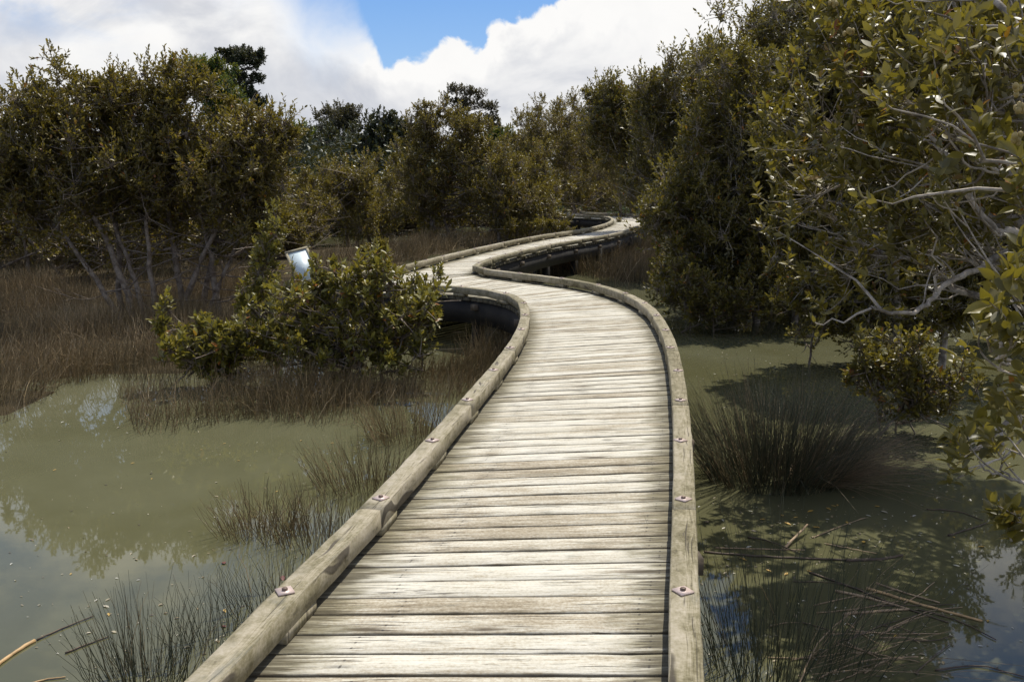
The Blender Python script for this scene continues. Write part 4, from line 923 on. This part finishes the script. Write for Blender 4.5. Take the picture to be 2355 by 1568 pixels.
stick('thin reddish cane lying level just beyond the long wet stick', 'floating_cane', [(1645, 1259), (1720, 1261), (1850, 1264)], .005, .003, M_straw)
stick('brown stick sloping up among the rushes on the right', 'floating_stick', [(1800, 1262), (1830, 1240), (1855, 1222)], .010, .006, M_straw, lift=.05)
stick('broken red brown twig crossing the sloping stick', 'floating_stick', [(1720, 1235), (1760, 1245), (1830, 1275)], .006, .004, M_stick, lift=.02)
stick('long straw coloured cane in the lower right water', 'floating_cane', [(1992, 1352), (2120, 1390), (2258, 1427)], .009, .006, M_cane)
stick('pale cane lying nearer the rushes than the long straw cane', 'floating_cane', [(1920, 1358), (2000, 1375), (2090, 1400)], .009, .006, M_straw)
stick('thin brown cane above the long straw cane', 'floating_cane', [(2015, 1340), (2090, 1365), (2160, 1385)], .006, .004, M_straw)
stick('dark wet stick slanting under the rushes on the right', 'floating_stick', [(1860, 1315), (1960, 1350), (2060, 1390), (2180, 1430)], .007, .004, M_stick)
stick('short brown cane lying across the pale canes', 'floating_cane', [(1940, 1412), (2010, 1405), (2090, 1400)], .009, .006, M_straw)
stick('thin dark stick running out to the lower right', 'floating_stick', [(2110, 1400), (2200, 1425), (2290, 1470)], .004, .003, M_stick)
stick('curved pale stalk at the bottom edge right of the rushes', 'floating_stalk', [(1880, 1560), (1940, 1535), (2010, 1520), (2110, 1518)], .004, .003, M_straw, lift=.02)
stick('arching pale stalk rising among the lower right rushes', 'floating_stalk', [(1830, 1590), (1870, 1510), (1920, 1470), (1980, 1440)], .0045, .002, M_straw, lift=.12)
stick('straw twig on the water between tussock and lower rushes', 'floating_stalk', [(1870, 1235), (1930, 1210), (1990, 1190)], .004, .003, M_straw)
stick('thin bent twig afloat right of the tussock', 'floating_stick', [(2130, 1170), (2200, 1175), (2260, 1195)], .004, .003, M_stick)
stick('brown twig with a red end near the right edge', 'floating_stick', [(2180, 1230), (2230, 1215), (2280, 1198)], .006, .004, M_stick)
stick('straw twig slanting away from the lower rushes', 'floating_stalk', [(1900, 1250), (1960, 1262), (2015, 1272)], .004, .0025, M_straw)
stick('fine dark twig across the bottom right corner', 'floating_stick', [(2150, 1540), (2250, 1530), (2354, 1555)], .005, .003, M_stick)
for i_ in range(26):                            # matted dead rushes by the lower right canes, each a thing
    X, Y = rng.normal(2010, 85), rng.normal(1455, 45); a_ = rng.normal(-.2, .5); l_ = rng.uniform(40, 110)
    o_ = stick('dead rush stalk in the floating mat below the long straw cane', 'floating_stalk', [(X - l_ * math.cos(a_), Y - l_ * .5 * math.sin(a_)), (X, Y + rng.normal(0, 5)), (X + l_ * math.cos(a_), Y + l_ * .5 * math.sin(a_))], .0035, .002, M_straw if i_ % 3 else M_stick)
    o_['group'] = 'dead stalks in the floating mat'
def flat_leaf(name, label, group, m_, spots, size):
    first = None
    for X, Y in spots:
        if first is None:
            V, T, A = leaves(np.zeros((1, 3)), np.array([(1.0, 0, 0)]), np.array([(0, 0, 1.0)]), np.array([size]), np.array([.5]), True)
            V[:, 2] = V[:, 2] * .4 + .006
            first = mesh_obj(name, V, T, m_, attrs={'tint': A}); o_ = first
        else:
            o_ = first.copy(); COL.objects.link(o_)
        o_.location = G(X, Y, 0); o_.rotation_euler = (0, 0, rng.uniform(0, 6.28)); s_ = rng.uniform(.6, 1.2); o_.scale = (s_, s_, s_)
        tag(o_, label, 'leaf', group)
flat_leaf('floating_leaf', 'yellow fallen leaf afloat right of the boardwalk', 'yellow leaves on the right water', plain('yellow_leaf', (0.42, 0.25, 0.03), 0.5),
          [(1838, 1082), (1898, 1168), (1910, 1163), (1925, 1160), (1870, 1175), (1800, 1188), (1835, 1190), (1803, 1202), (1885, 1215), (1945, 1200), (2010, 1165), (1760, 1195), (1960, 1145), (1760, 1310), (1812, 1318), (1855, 1313), (1700, 1283), (2265, 1258), (2270, 1430), (2060, 1460), (1985, 1250), (2195, 1237)], .045)
flat_leaf('floating_leaf', 'yellow fallen leaf afloat in the left pool', 'yellow leaves on the left pool', plain('straw_leaf', (0.40, 0.26, 0.06), 0.5),
          [(130, 1080), (310, 1065), (165, 1318), (460, 1035), (545, 1060), (700, 1050), (250, 1410), (515, 1402), (640, 1130), (690, 1015), (520, 1020), (350, 1100), (760, 1020), (590, 1190)], .034)
flat_leaf('floating_leaf', 'red brown fallen leaf afloat in the left pool', 'red leaves on the left pool', plain('red_leaf', (0.13, 0.045, 0.03), 0.5), [(516, 1298), (520, 1442), (650, 1325)], .05)
flat_leaf('floating_leaf', 'pale bleached leaf afloat on the shaded right water', 'pale leaves on the right water', plain('bleached_leaf', (0.45, 0.43, 0.33), 0.4),
          [(2205, 1100), (2200, 1125), (2280, 1145), (2260, 1150), (2300, 1152), (2160, 1113), (2110, 1230), (2130, 1245), (2085, 1200), (2190, 1300), (2040, 1195), (1990, 1185), (2230, 1310), (2090, 1120), (1660, 1195), (1720, 1175), (1700, 790), (1640, 860), (1760, 830), (1610, 800), (1780, 780), (1850, 860), (1690, 880)], .035)

# fine flakes of leaf litter and scum on the water, too small to count
fl_ = Acc()
for x0, x1, y0, y1, n_ in ((1600, 2354, 800, 1560, 520), (1560, 1900, 745, 900, 160), (0, 900, 960, 1400, 240), (60, 700, 1380, 1560, 90), (1650, 2100, 1170, 1320, 200), (1800, 2200, 1380, 1560, 200)):
    P_ = np.array([G(rng.uniform(x0, x1), rng.uniform(y0, y1), .004) for _ in range(n_)])
    a_ = rng.uniform(0, 6.283, n_)
    fl_.add(*leaves(P_, np.column_stack([np.cos(a_), np.sin(a_), np.zeros(n_)]), np.tile((0, 0, 1.0), (n_, 1)), rng.gamma(2.0, .006, n_) + .004, rng.random(n_)))
m, t = mat('litter_flake')
t.put(t.b.inputs['Base Color'], t.ramp(t.attr('tint'), [(0.0, (0.06, 0.045, 0.025)), (0.4, (0.20, 0.15, 0.07)), (0.8, (0.34, 0.30, 0.20)), (1.0, (0.50, 0.48, 0.40))])); t.b.inputs['Roughness'].default_value = 0.5
tag(fl_.obj('leaf_litter', m, loc=(0, 5, 0)), 'fine flakes of leaf litter scattered over the pools', 'leaf litter', None, 'stuff')
